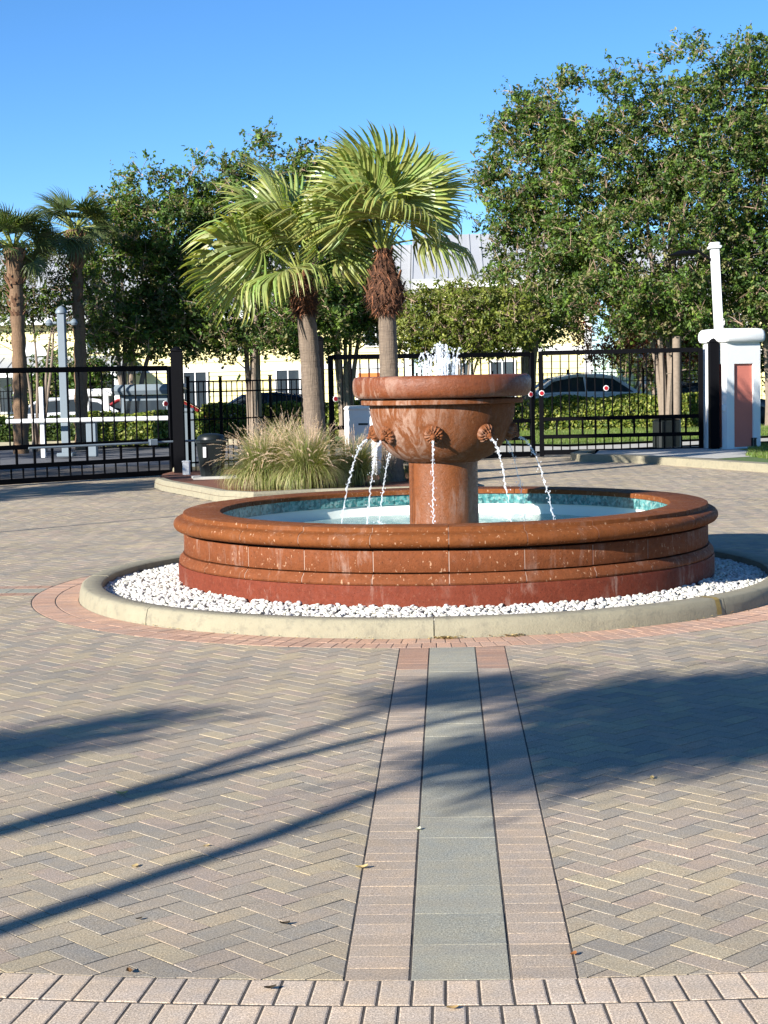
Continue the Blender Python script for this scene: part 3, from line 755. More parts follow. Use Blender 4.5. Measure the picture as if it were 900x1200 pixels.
gate('black gate leaf half hidden behind the fountain bowl', (-2.42, 34.35), (1.93, 36.95), 2.32, (.03, .42, .80), .21, [(.12, 1.42), (4.95, 1.40)])
gate('black gate leaf between the fountain and the white and salmon pillar', (2.04, 36.95), (5.66, 37.05), 2.34, (.06, .43, .82), .185, [(.06, 1.42), (1.48, 1.50), (3.86, 1.50)])
post('gate_post', 'tall black post with a domed cap beside the dark trash can', -5.17, 31.95, 2.42, .215, .05, group='black gate posts')
post('gate_post', 'tall black post close behind the left foreground palm trunk', -2.60, 34.25, 2.62, .19, 0, group='black gate posts')
# low fence behind the planting bed
def fence(label, pts, h, zs, sp, pw=.06, name='fence', group=None, ph=None, cat='fence', pick=.018):
    t = thing(name, label, cat, (pts[0][0], pts[0][1], 0), 0, group); ox, oy = pts[0]
    for i, (x, y) in enumerate(pts):
        mb = MB(); H = (ph or h + .08); mb.box(0, 0, H / 2, pw, pw, H, bev=.004); mb.box(0, 0, H + .012, pw + .02, pw + .02, .022, bev=.004)
        if 0 <= i: mb.build('fence_post', M['black'], t, False, (x - ox, y - oy, 0))
    for a, b in zip(pts[:-1], pts[1:]):
        a, b = Vector(a), Vector(b); L = (b - a).length - pw - .004; rz = math.atan2(b.y - a.y, b.x - a.x); d = (b - a).normalized(); s = a + d * (pw / 2 + .002)
        for z in zs:
            me = bar_mesh('rail', L, .03, .03, M['black'], .003); c = s + d * L / 2; link('rail', me, t, None, (c.x - ox, c.y - oy, z), rz)
        n = max(2, int(L / sp)); me = bar_mesh('picket', pick, pick, h - .08, M['black'], .002)
        for k in range(1, n):
            p = s + d * L * k / n; px_, py_ = p.x - ox - d.y * .026, p.y - oy + d.x * .026; link('picket', me, t, None, (px_, py_, .08), rz)
    return t
fence('low black picket fence joining the gate post behind the trash can and grasses', [(-5.0, 32.15), (-4.45, 32.75), (-3.55, 33.55), (-2.72, 34.12)], 1.84, (.25, 1.08, 1.62, 1.82), .115)
fence('long thin black fence in front of the yellow buildings, behind the hedge', [(-3.6, 57.5), (-1, 57.6), (1.6, 57.7), (4.2, 57.8), (6.8, 57.9), (9.4, 58), (12, 58.1), (14.6, 58.2)], 1.9, (.3, 1.55, 1.85), .13, .07, pick=.02)
fence('black fence far behind the barrier arm at the left edge', [(-17.2, 58), (-14.8, 58), (-12.4, 58)], 1.7, (.3, 1.4, 1.65), .13, .07, pick=.02)
# pillar
PX, PY, PR = 6.27, 36.95, R(26)
t = thing('gate_pillar', 'square white stucco pillar with salmon inset panels and a rounded cap at the right', 'pillar', (PX, PY, 0), PR)
PW, PHH = .88, 2.40
# shaft with recessed panels: frame strips around each face
core = MB(); core.box(0, 0, PHH / 2 + .0, PW - .09, PW - .09, PHH - .004); core.build('core', M['stucco_white'], t)
mbp = MB()
for k in range(4):
    a = k * PI / 2; c, s_ = math.cos(a), math.sin(a)
    for off, wd, z0, z1 in ((-.345, .19, 0, PHH), (.345, .19, 0, PHH), (0, .50, 1.97, PHH), (0, .50, 0, .16)):
        x, y = off, -(PW / 2 - .0225)
        if wd == .19: 
            sx_ = wd if off < 0 else wd - .0452
            x = off if off < 0 else off - .0226
        else: sx_ = wd
        mbp.box(x * c - y * s_, x * s_ + y * c, (z0 + z1) / 2, sx_, .045, z1 - z0, a)
mbp.build('shaft', M['stucco_white'], t)
for k in range(4):
    a = k * PI / 2; mb = MB(); mb.box(0, -(PW / 2 - .042), (.162 + 1.968) / 2,   .496, .004, 1.968 - .162); mb.build('inset_panel', M['stucco_red'], t, rotz=a)
mb = MB(); cp = []
def rring(hw, z, r=.10, n=5):
    out = []
    for q in range(4):
        for k in range(n):
            a = q * PI / 2 + PI / 2 * k / (n - 1); cx, cy = (hw - r) * (1 if q in (0, 3) else -1), (hw - r) * (1 if q in (0, 1) else -1)
            out.append((cx + r * math.cos(a), cy + r * math.sin(a), z))
    return out
rows = [(.38, 2.395), (.445, 2.395), (.46, 2.41), (.46, 2.43), (.50, 2.435), (.53, 2.46), (.545, 2.52), (.545, 2.60), (.53, 2.67), (.50, 2.715), (.42, 2.735)]
vs = []; 
for hw, z in rows: vs += rring(hw, z)
K = 20; fs = [[i * K + k, i * K + (k + 1) % K, (i + 1) * K + (k + 1) % K, (i + 1) * K + k] for i in range(len(rows) - 1) for k in range(K)]
fs += [list(range(K))[::-1], [(len(rows) - 1) * K + k for k in range(K)]]
mb.add(vs, fs); mb.build('cap', M['stucco_white'], t, True)
post('gate_post', 'thick black post hinging the right gate leaf against the pillar', 5.82, 36.6, 2.44, .20, .1, group='black gate posts')
mb = MB(); mb.box(0, 0, .07, .10, .08, .14, bev=.02); o = mb.build('sensor_box', M['white'], None, False, (6.02, 36.45, .95)); meta(o, 'small white sensor box on the black post beside the pillar', 'sensor')
mb = MB(); mb.box(0, 0, .10, .11, .11, .2, bev=.015); mb.box(0, 0, .21, .13, .13, .02); o = mb.build('conduit_box', M['bin'], None, False, (6.70, 36.72, .13)); meta(o, 'small dark utility stub in the grass at the foot of the pillar', 'utility box')
# lamp poles
t = thing('lamp_pole', 'slim dark lamp pole standing outside the picture on the left', 'street lamp', (-5.59 - 9.2 * math.cos(SUN_DIR) - .2, 20.376 - 9.2 * math.sin(SUN_DIR), 0))
mb = MB(); mb.tube([(0, 0, 0), (0, 0, 4.85)], [.05, .03], 10); mb.build('pole', M['black'], t, True)
mb = MB(); mb.tube([(0, 0, 4.7), (.3, .1, 4.95), (.6, .2, 4.95)], .02, 8); mb.lathe([(0, 5.02), (.12, 5.0), (.16, 4.93), (0, 4.92)][::-1], 16, c=(.6, .2)); mb.build('lamp_head', M['black'], t, True)
t = thing('lamp_pole', 'white square lamp pole rising behind the salmon pillar', 'street lamp', (6.36, 38.4, 0)); t.rotation_euler = (R(-.3), R(-2.6), 0)
mb = MB(); mb.box(0, 0, 2.3, .19, .19, 4.6, bev=.01); mb.build('pole', M['white'], t)
mb = MB(); mb.box(0, 0, 4.63, .30, .30, .06, bev=.02); mb.box(0, 0, 4.70, .24, .24, .08, bev=.03); mb.build('cap', M['white'], t)
mb = MB(); mb.tube([(-.09, 0, 4.35), (-.35, 0, 4.56), (-.6, 0, 4.60)], .03, 8); mb.build('arm', M['black'], t)
mb = MB(); mb.lathe([(0, .09), (.10, .085), (.22, .04), (.34, .01), (.36, -.01), (.30, -.02), (0, -.02)][::-1], 28); mb.build('lamp_head', M['black'], t, True, (-.74, 0, 4.52))
t = thing('lamp_pole', 'pale grey lamp pole with two short side arms behind the left gate', 'street lamp', (-9.8, 42.5, 0))
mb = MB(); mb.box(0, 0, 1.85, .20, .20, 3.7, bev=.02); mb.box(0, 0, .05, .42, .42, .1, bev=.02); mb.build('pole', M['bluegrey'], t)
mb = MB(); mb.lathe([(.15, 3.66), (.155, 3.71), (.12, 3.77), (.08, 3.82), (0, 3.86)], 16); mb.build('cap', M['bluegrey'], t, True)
for s in (-1, 1):
    mb = MB(); mb.tube([(s * .13, 0, 3.42), (s * .25, 0, 3.42)], .035, 8)
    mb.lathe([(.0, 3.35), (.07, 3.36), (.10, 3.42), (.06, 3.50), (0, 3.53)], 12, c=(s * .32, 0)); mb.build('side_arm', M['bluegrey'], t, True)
# barrier arm and its stand
t = thing('barrier_arm', 'long white horizontal barrier arm seen through the left gate', 'barrier', (-11.2, 42.0, 0))
mb = MB(); mb.tube([(0, 0, .94), (4.2, 0, .94)], .06, 12); mb.build('arm', M['white'], t, True)
mb = MB(); mb.box(.9, .12, .9, .11, .11, 1.8, bev=.01); mb.build('arm_post', M['white'], t)
mb = MB(); mb.box(2.15, .15, .46, .26, .2, .92, bev=.02); mb.build('drive_housing', M['bluegrey'], t)
# operator cabinet and push rod
t = thing('gate_operator', 'pale grey gate operator cabinet standing behind the tall left post', 'gate operator', (-5.22, 32.75, 0), R(8))
mb = MB(); mb.box(0, 0, .62, .48, .42, 1.2, bev=.02, taper=.0); mb.build('housing', M['bluegrey'], t)
mb = MB(); mb.box(0, 0, 1.27, .50, .44, .10, bev=.045); mb.build('lid', M['bluegrey'], t)
mb = MB(); mb.tube([(-7.7, 30.35, .68), (-4.45, 32.4, .70)], .022, 8); mb.box(-5.62, 31.62, .70, .16, .10, .12, R(32), bev=.01); o = mb.build('push_rod', M['bluegrey']); meta(o, 'thin grey push rod running across the left gate to its post', 'gate rod')
mb = MB(); mb.box(0, 0, .14, .13, .11, .28, bev=.01); mb.box(0, 0, .29, .15, .13, .025, bev=.005); o = mb.build('junction_box', M['white'], None, False, (-4.93, 31.2, .05)); meta(o, 'small white junction box at the foot of the left post', 'junction box')
# trash can
t = thing('trash_can', 'dark plastic trash can with a rounded lid and a white sticker, by the left post', 'trash can', (-4.27, 29.95, .13), R(12))
mb = MB()
def rbox(mb, hw0, hd0, z0, hw1, hd1, z1, b=.05):
    def rg(hw, hd, z): return [(x, y, z) for x, y in ((-hw + b, -hd), (hw - b, -hd), (hw, -hd + b), (hw, hd - b), (hw - b, hd), (-hw + b, hd), (-hw, hd - b), (-hw, -hd + b))]
    mb.add(rg(hw0, hd0, z0) + rg(hw1, hd1, z1), [list(range(7, -1, -1)), list(range(8, 16))] + [[i, (i + 1) % 8, 8 + (i + 1) % 8, 8 + i] for i in range(8)])
rbox(mb, .20, .18, 0, .262, .235, .60, .07); mb.build('body', M['bin'], t)
mb = MB(); rbox(mb, .285, .255, .602, .285, .255, .64, .07); rbox(mb, .285, .255, .641, .27, .24, .655, .07); mb.build('lip', M['bin'], t)
mb = MB(); mb.lathe([(.25, .657), (.245, .70), (.22, .735), (.12, .765), (0, .772)], 24); mb.build('lid', M['bin'], t, True)
mb = MB(); mb.box(-.14, -.236, .46, .055, .004, .19, col=(1, 1, 1)); o = mb.build('sticker', M['white'], t); o.rotation_euler = (R(5.2), 0, 0); o.location = (0, .037, 0)
for s in (-1, 1): mb = MB(); mb.box(s * .07, -.222, .22, .012, .010, .30, col=(1, 1, 1)); o = mb.build('rib', M['bin'], t); o.rotation_euler = (R(5.2), R(s * 9), 0); o.location = (-s * .035, .022, 0)
mb = MB(); mb.box(0, 0, .06, .80, .75, .12, bev=.012); o = mb.build('concrete_pad', M['concrete'], None, False, (-4.22, 29.9, .01), R(12)); meta(o, 'small square concrete pad under the dark trash can', 'pad')
mb = MB(); mb.box(0, 0, .25, .55, .5, .7, bev=.05); mb.box(0, 0, .64, .6, .55, .06, bev=.03); o = mb.build('trash_bin', M['bin'], None, False, (5.15, 39.3, .12), R(14)); meta(o, 'large dark bin seen through the bars at the right end of the right gate', 'trash can')
# utility cabinet in the grass
t = thing('utility_cabinet', 'white utility cabinet standing in the grasses left of the fountain bowl', 'utility cabinet', (-1.50, 30.0, .09), R(-14))
mb = MB(); mb.box(0, 0, .58, .60, .45, 1.16, bev=.012); mb.build('housing', M['white'], t)
mb = MB(); mb.box(0, 0, 1.20, .63, .48, .09, bev=.04); mb.build('lid', M['white'], t)
mb = MB(); mb.box(.06, -.232, .56, .42, .012, .98, bev=.004); d = mb.build('door', M['white'], t)
mb = MB(); mb.box(.06, -.242, .92, .18, .008, .035); mb.build('vent_slot', M['bin'], d)

# ------------------------------------------------------------------ buildings
def shingle_roof(mb, a, b, c, d, n):
    """a-b eave, d-c ridge, n standing seams"""
    a, b, c, d = map(Vector, (a, b, c, d)); mb.add([a, b, c, d, a - Vector((0, 0, .12)), b - Vector((0, 0, .12)), c - Vector((0, 0, .12)), d - Vector((0, 0, .12))], [[0, 1, 2, 3], [7, 6, 5, 4], [0, 4, 5, 1], [1, 5, 6, 2], [2, 6, 7, 3], [3, 7, 4, 0]])
    nn = (b - a).cross(d - a).normalized()
    for i in range(n + 1):
        f = i / n; p = a.lerp(b, f); q = d.lerp(c, f); s = (b - a).normalized() * .03
        mb.add([p - s + nn * .004, p + s + nn * .004, q + s + nn * .004, q - s + nn * .004, p - s + nn * .03, p + s + nn * .03, q + s + nn * .03, q - s + nn * .03], [[4, 5, 6, 7], [0, 1, 5, 4], [1, 2, 6, 5], [2, 3, 7, 6], [3, 0, 4, 7]])
def building(name, label, x0, x1, y, he, hr, depth, wins, porch=None, gable=None):
    t = thing(name, label, 'house', (x0, y, 0)); L = x1 - x0
    mb = MB(); mb.box(L / 2, depth / 2, he / 2, L, depth, he)
    nb = int(he / .3)
    for k in range(nb): mb.add([(0, -.004, k * .3 + .02), (L, -.004, k * .3 + .02), (L, -.03, k * .3 + .025), (0, -.03, k * .3 + .025), (0, -.006, k * .3 + .29), (L, -.006, k * .3 + .29)], [[0, 1, 2, 3][::-1], [3, 2, 5, 4]])
    mb.build('wall', M['yellow'], t)
    mb = MB(); shingle_roof(mb, (-.5, -.6, he + .05), (L + .5, -.6, he + .05), (L + .5, depth / 2, hr), (-.5, depth / 2, hr), int(L / .45)); shingle_roof(mb, (L + .5, depth + .6, he + .05), (-.5, depth + .6, he + .05), (-.5, depth / 2, hr), (L + .5, depth / 2, hr), 6); mb.build('roof', M['roof'], t)
    mb = MB(); mb.box(L / 2, -.38, he - .22, L + .9, .44, .30); mb.build('eave_board', M['white'], t)
    for x in (.1, L - .1): mb = MB(); mb.box(x, -.05, he / 2 - .2, .34, .05, he - .4); mb.build('corner_board', M['white'], t)
    mb = MB(); mb.box(L / 2, -.05, he * .49, L - .56, .05, .22); mb.build('band_board', M['white'], t)
    for x, z, w, h in wins:
        mb = MB(); f = .10
        mb.box(x, -.06, z + h / 2 + f / 2, w + 2 * f, .06, f); mb.box(x, -.06, z - h / 2 - f / 2, w + 2 * f, .06, f); mb.box(x - w / 2 - f / 2, -.06, z, f, .06, h - .002); mb.box(x + w / 2 + f / 2, -.06, z, f, .06, h - .002)
        mb.box(x, -.055, z, .05, .03, h - .01); wo_ = mb.build('window', M['white'], t)
        mb = MB(); mb.box(x, -.036, z, w - .01, .012, h - .01); mb.build('pane', M['glassdark'], wo_)
    if porch:
        px0, px1, pz, pd = porch
        mb = MB(); shingle_roof(mb, (px0, -pd, pz), (px1, -pd, pz), (px1, -.1, pz + .55), (px0, -.1, pz + .55), int((px1 - px0) / .5)); mb.build('porch_roof', M['roof'], t)
        mb = MB(); mb.box((px0 + px1) / 2, -pd + .06, pz - .25, px1 - px0 - .02, .14, .2); mb.build('porch_beam', M['white'], t)
        k = int((px1 - px0) / 2.2)
        me = MB(); me.box(0, 0, (pz - .36) / 2, .22, .22, pz - .36, bev=.02); me = me.mesh('porch_column'); me.materials.append(M['white'])
        for i in range(k + 1): link('porch_column', me, t, None, (px0 + .2 + (px1 - px0 - .4) * i / k, -pd + .06, 0))
    if gable:
        gx, gz, gr = gable; mb = MB()
        vs = [(gx + gr * math.cos(PI * k / 12), -.16, gz + gr * math.sin(PI * k / 12)) for k in range(13)]; n = 13
        vs2 = [(x, -.04, z) for x, _, z in vs]; mb.add(vs + vs2, [list(range(n))[::-1]] + [[i, i + 1, n + i + 1, n + i] for i in range(n - 1)] + [[n - 1, 0, n, 2 * n - 1]]); mb.build('fan_arch', M['white'], t)
    return t
wl = []
for i in range(13):
    x = 1.2 + i * 2.1
    if i % 3 == 0: wl.append((x, 3.9, .9, 1.1))
    if i % 2 == 0: wl.append((x + .2, 1.5, 1.0, 1.6))
b1 = building('house', 'long two storey yellow house with white trim and a porch roof at the left', -29.5, -1.6, 75, 4.95, 8.2, 11, wl, (8.0, 15.2, 2.6, 1.8), (10.9, 2.95 + .25, .62))
mb = MB(); mb.box(0, 0, 1.05, .95, .06, 2.1, bev=.01); o = mb.build('door', M['orange'], b1, False, (26.05, -.09, .0)); o['label'] = 'orange front door'
mb = MB(); mb.box(0, 0, 1.13, 1.25, .05, 2.26, bev=.01); mb.build('door_frame', M['white'], b1, False, (26.05, -.045, .0))
b2 = building('house', 'yellow house with a tall grey metal roof and white eave behind the fountain', -.9, 6.4, 74, 6.1, 8.5, 10, [(1.2, 4.6, .9, 1.2), (4.0, 4.6, .9, 1.2), (6.0, 4.6, .7, 1.2), (1.4, 1.6, 1.0, 1.7), (3.4, 1.6, 1.0, 1.7)])
b3 = building('house', 'pale yellow house mostly hidden behind the trees at the right', 9.5, 30, 82, 5.6, 8.4, 10, [(2 + 2.6 * i, 3.9, 1, 1.3) for i in range(7)] + [(2 + 2.6 * i, 1.4, 1, 1.5) for i in range(7)])
# left kiosk with curved roof bar
t = thing('kiosk', 'small grey kiosk with a rounded flat roof behind the barrier arm', 'kiosk', (-10.4, 49.5, 0))
mb = MB(); mb.box(1.6, 0, 1.66, 2.15, 1.5, .30, bev=.12); mb.build('roof', M['bluegrey'], t)
mb = MB(); mb.box(-.25, 0, 1.60, 1.5, .22, .22, bev=.06); mb.build('roof_beam', M['white'], t)
mb = MB(); mb.box(1.5, .1, .75, 1.5, 1.1, 1.48, bev=.02); mb.build('body', M['bluegrey'], t)
mb = MB(); mb.box(1.5, -.462, 1.02, 1.2, .02, .62, bev=.005); mb.build('pane', M['glassdark'], t)
for x in (-.35, .25): mb = MB(); mb.box(x, 0, .74, .16, .16, 1.48, bev=.01); mb.build('leg', M['white'], t)
mb = MB(); mb.box(.02, .1, .45, .26, .3, .9, bev=.02); mb.build('red_panel', M['stucco_red'], t)

# ------------------------------------------------------------------ cars
def carpaint(name, col):
    m_, t, b = NT(name); b.inputs['Base Color'].default_value = (*col, 1); b.inputs['Roughness'].default_value = .3; b.inputs['Metallic'].default_value = 0; b.inputs['Coat Weight'].default_value = .8; return m_
def car(label, loc, rz, paint):
    t = thing('parked_car', label, 'car', loc, rz, 'cars parked behind the hedges')
    # stations along x (front at +x): z belt, z roof, half width
    S = [(-2.2, .55, .72, .72), (-2.12, .42, .90, .80), (-1.75, .30, .98, .86), (-1.1, .28, 1.0, .89), (0, .27, .99, .90), (1.0, .28, .96, .89), (1.6, .30, .86, .86), (2.05, .40, .72, .78), (2.22, .50, .60, .66)]
    vs = []; 
    for x, zb, zt, hw in S:
        vs += [(x, -hw * .9, zb), (x, -hw, zb + .12), (x, -hw, zt - .14), (x, -hw * .93, zt), (x, hw * .93, zt), (x, hw, zt - .14), (x, hw, zb + .12), (x, hw * .9, zb)]
    K = 8; fs = [[i * K + k, i * K + (k + 1) % K, (i + 1) * K + (k + 1) % K, (i + 1) * K + k][::-1] for i in range(len(S) - 1) for k in range(K)] + [list(range(K)), [(len(S) - 1) * K + k for k in range(K - 1, -1, -1)]]
    mb = MB(); mb.add(vs, fs); mb.build('body', paint, t, True)
    G = [(-1.95, .985, .80), (-1.35, 1.33, .70), (-.6, 1.44, .66), (.2, 1.43, .66), (.55, 1.36, .67), (1.25, .955, .80)]
    B = [(-1.95, .90), (-1.35, .97), (-.6, .975), (.2, .965), (.55, .955), (1.25, .90)]
    vs = []
    for (x, zr, hw), (_, zb) in zip(G, B): vs += [(x, -.82, zb), (x, -hw, zr - .03), (x, -hw * .8, zr), (x, hw * .8, zr), (x, hw, zr - .03), (x, .82, zb)]
    fs = [[i * 6 + k, i * 6 + k + 1, (i + 1) * 6 + k + 1, (i + 1) * 6 + k][::-1] for i in range(5) for k in range(5)] + [[0, 1, 2, 3, 4, 5], [30, 31, 32, 33, 34, 35][::-1]]
    mb = MB(); mb.add(vs, fs); mb.build('greenhouse', M['glassdark'], t, True)
    mb = MB()
    rf = [(x, zr, hw) for x, zr, hw in G[1:5]]; vs = []
    for x, zr, hw in rf: vs += [(x, -hw * .86, zr - .012), (x, -hw * .8, zr + .018), (x, hw * .8, zr + .018), (x, hw * .86, zr - .012)]
    mb.add(vs, [[i * 4 + k, i * 4 + k + 1, (i + 1) * 4 + k + 1, (i + 1) * 4 + k][::-1] for i in range(3) for k in range(3)]); mb.build('roof', paint, t, True)
    mb = MB()
    for s in (-1, 1):
        mb.tube([(-1.95, s * .80, .95), (-1.35, s * .71, 1.32), (-.6, s * .672, 1.425), (.5, s * .675, 1.36), (1.25, s * .80, .93)], .05, 6); mb.tube([(-.35, s * .83, .95), (-.40, s * .68, 1.41)], .035, 6); mb.tube([(-1.9, s * .84, .955), (1.2, s * .84, .925)], .04, 6)
    mb.build('pillar_trim', paint, t, True)
    wm = MB(); wm.lathe([(0, -.10), (.20, -.10), (.21, -.08), (.30, -.10), (.325, -.06), (.325, .06), (.30, .10), (0, .10)], 24); wme = wm.mesh('wheel', True); wme.materials.append(M['bin'])
    for x in (-1.35, 1.38):
        for s in (-1, 1): o = link('wheel', wme, t, None, (x, s * .80, .33)); o.rotation_euler = (R(90), 0, 0)
    for s in (-1, 1):
        mb = MB(); mb.sphere((2.06, s * .58, .62), .13, 10, 8, sc=(.7, 1, .55)); mb.build('headlight', M['white'], t, True)
        mb = MB(); mb.box(-2.14, s * .60, .80, .10, .26, .12, bev=.02); mb.build('taillight', M['red'], t)
    return t
silver = carpaint('silver_paint', (.72, .74, .77)); black = carpaint('black_paint', (.02, .02, .025)); navy = carpaint('navy_paint', (.02, .04, .09)); redp = carpaint('dark_red_paint', (.30, .03, .03))
car('tall silver car parked behind the hedge at the right, seen through the gate', (4.9, 56.0, 0), R(6), silver).scale = (1.08, 1.08, 1.26)
car('navy car parked behind the hedge beyond the low fence', (-6.2, 55.2, 0), R(180), navy)
car('dark blue car parked behind the hedge left of the fountain bowl', (-1.2, 55.6, 0), R(3), navy)
car('silver car with dark windows parked behind the barrier arm at the left edge', (-12.4, 52.6, 0), R(190), silver)
car('dark red car with white trim beside the small grey kiosk', (-9.2, 53.6, 0), R(6), redp)
car('dark car in shade at the far right behind the hedge', (9.0, 56.8, 0), R(0), black)

# ------------------------------------------------------------------ vegetation
rs = np.random.RandomState(11)
def leaf_mesh(name, P, size, up=.35, out=None, cols=None, aspect=.5, jit=.35, fold=True, rs=rs, axis=None, base_n=None):
    """diamond leaves of two folded triangles at points P"""
    n = len(P); nrm = rs.normal(size=(n, 3)) * (.75 if base_n is None else .45)
    if base_n is not None: nrm += base_n
    if out is not None: nrm += out * .8
    nrm[:, 2] += up; nrm /= np.linalg.norm(nrm, axis=1)[:, None]
    a = np.cross(nrm, rs.normal(size=(n, 3))) if axis is None else np.cross(nrm, np.cross(axis + rs.normal(size=(n, 3)) * .45, nrm)); a /= np.linalg.norm(a, axis=1)[:, None]; b = np.cross(nrm, a)
    s = (size * (1 + jit * rs.uniform(-1, 1, n)))[:, None]
    tip = P + a * s; base = P - a * s * .9; mid = P + a * s * .1
    l = mid + b * s * aspect + nrm * s * .12; r = mid - b * s * aspect + nrm * s * .12
    V = np.stack([base, r, tip, l], 1).reshape(-1, 3)
    i = np.arange(n) * 4; F = np.stack([np.stack([i, i + 1, i + 2], 1), np.stack([i, i + 2, i + 3], 1)], 1).reshape(-1, 3)
    C = np.repeat(cols, 2, 0)
    return mesh_np(name, V, F, C)
PALG = np.array([(.062, .105, .018), (.085, .135, .022), (.042, .075, .017), (.120, .160, .028), (.065, .095, .030), (.16, .14, .06)])
def pick(pal, n, clump=None, w=None, rs=rs):
    pal = np.asarray(pal); k = rs.choice(len(pal), n, p=w); c = pal[k] * rs.uniform(.75, 1.3, (n, 1))
    if clump is not None: c = c * clump[:, None]
    return c
def tree(label, base, stems, blobs, nclump, per, lsize, pal=PALG, group='leafy trees behind the gates', seed=1, crad=.42, bark=(1, 1, 1), cat='tree', name='leafy_tree', twig=4, trunk_r=.10, fork=.45, w=None):
    rr = np.random.RandomState(seed); R_ = random.Random(seed); t = thing(name, label, cat, (base[0], base[1], 0), 0, group)
    B = np.array([(x - base[0], y - base[1], z, rx, rz) for x, y, z, rx, rz in blobs]); wts = B[:, 3] ** 2 * B[:, 4]; wts /= wts.sum()
    C = []
    tries = 0
    while len(C) < nclump and tries < nclump * 40:
        tries += 1; b = B[rr.choice(len(B), p=wts)]; v = rr.normal(size=3); v /= np.linalg.norm(v); q = rr.uniform(.35, 1.0) ** .5 * (1.0 if rr.random_sample() < .85 else rr.uniform(1.05, 1.22))
        c = b[:3] + v * q * np.array([b[3], b[3] * .9, b[4]])
        if all(np.sum((c - k) ** 2) > (crad * .62) ** 2 for k in C[-160:]): C.append(c)
    C = np.array(C); zlo = C[:, 2].min(); zhi = C[:, 2].max(); mb = MB(); nodes = []
    cen = C.mean(0)
    for s in range(stems):
        a = 2 * PI * (s + R_.random() * .6) / stems; x, y = math.cos(a) * .12 * (stems > 1), math.sin(a) * .12 * (stems > 1)
        tgt = C[rr.randint(len(C))] * .55 + cen * .45; top = Vector((tgt[0] * .8 + math.cos(a) * .5, tgt[1] * .8 + math.sin(a) * .5, zlo + (zhi - zlo) * R_.uniform(.55, .85)))
        n = 11; pts = []; rad = []; ph = R_.random() * 6
        for i in range(n + 1):
            f = i / n; p = Vector((x, y, -.05)).lerp(top, f); e = f ** 1.4
            p.x = x + (top.x - x) * e + .10 * math.sin(f * 7 + ph) * f; p.y = y + (top.y - y) * e + .10 * math.cos(f * 6 + ph) * f
            pts.append(p); rad.append(trunk_r * (1 - .82 * f) + (.05 * max(0, .12 - f) / .12))
            if f > fork * .6: nodes.append((p, rad[-1]))
        mb.tube(pts, rad, 8, bark)
    NP = np.array([n_[0][:] for n_ in nodes])
    order = np.argsort(np.linalg.norm(C - cen, axis=1)); tips = []
    for ci in order:
        c = C[ci]; d = np.linalg.norm(NP - c, axis=1) + 1.3 * np.maximum(0, NP[:, 2] - c[2] + .25); k = int(d.argmin()); p, r0 = nodes[k]; c_ = Vector(c)
        L = (c_ - p).length; 
        if L < .05: continue
        m_ = p.lerp(c_, .5) + Vector((R_.uniform(-.12, .12), R_.uniform(-.12, .12), R_.uniform(-.02, .22))) * L
        pts = [p.lerp(m_, f).lerp(m_.lerp(c_, f), f) for f in (0, .25, .5, .75, 1)]; r0 = min(r0 * .7, .012 + .018 * L)
        mb.tube(pts, [r0, r0 * .8, r0 * .62, r0 * .48, .005], 5, bark, False); 
        NP = np.vstack([NP, [pts[2][:], pts[3][:]]]); nodes += [(pts[2], r0 * .62), (pts[3], r0 * .48)]
        for k in range(twig):
            v = Vector(rr.normal(size=3)).normalized() * crad * R_.uniform(.7, 1.6); v.z = abs(v.z) * .8 + .05
            q = c_ + v; mb.tube([c_ - v * .2, c_ + v * .5 + Vector((0, 0, .04)), q], [.010, .008, .004], 3, (1.7, 1.5, 1.4), False); tips.append(q)
    mb.build('trunk', M['bark'], t, True)
    T = np.array([q[:] for q in tips]) if tips else C
    KS = 6; idx = rr.randint(len(C), size=len(C) * per // KS); cf = rr.uniform(.75, 1.25, len(C)); ctr = C[idx]
    sc = rr.uniform(.75, 1.3, len(C))[idx][:, None] * crad
    off = rr.normal(size=(len(idx), 3)) * sc * np.array([.50, .50, .38])
    use = rr.random_sample(len(idx)) < .4
    ti = T[np.minimum(idx * twig + rr.randint(max(1, twig), size=len(idx)), len(T) - 1)] if twig else ctr
    P = np.where(use[:, None], ti + off * .42, ctr + off)
    # strings of leaves along the twigs keep the outline ragged
    out = off / (np.linalg.norm(off, axis=1)[:, None] + 1e-6)
    cl = cf[idx]; ns = len(P); dr = out * .8 + rr.normal(size=(ns, 3)) * .6; dr[:, 2] += .25; dr /= np.linalg.norm(dr, axis=1)[:, None]
    bn = rr.normal(size=(ns, 3)) * .5; rep_ = lambda q: np.repeat(q, KS, 0)
    tt = np.tile(np.linspace(-.5, .5, KS), ns)[:, None]; P = rep_(P) + rep_(dr) * tt * .20 + rr.normal(size=(ns * KS, 3)) * .022
    base_c = rep_(pick(pal, ns, cl, w, rr)) * rr.uniform(.85, 1.15, (ns * KS, 1))
    me = leaf_mesh('crown', P, lsize, .35, rep_(out), base_c, rs=rr, axis=rep_(dr), base_n=rep_(bn)); me.materials.append(M['leaf']); link('crown', me, t)
    return t
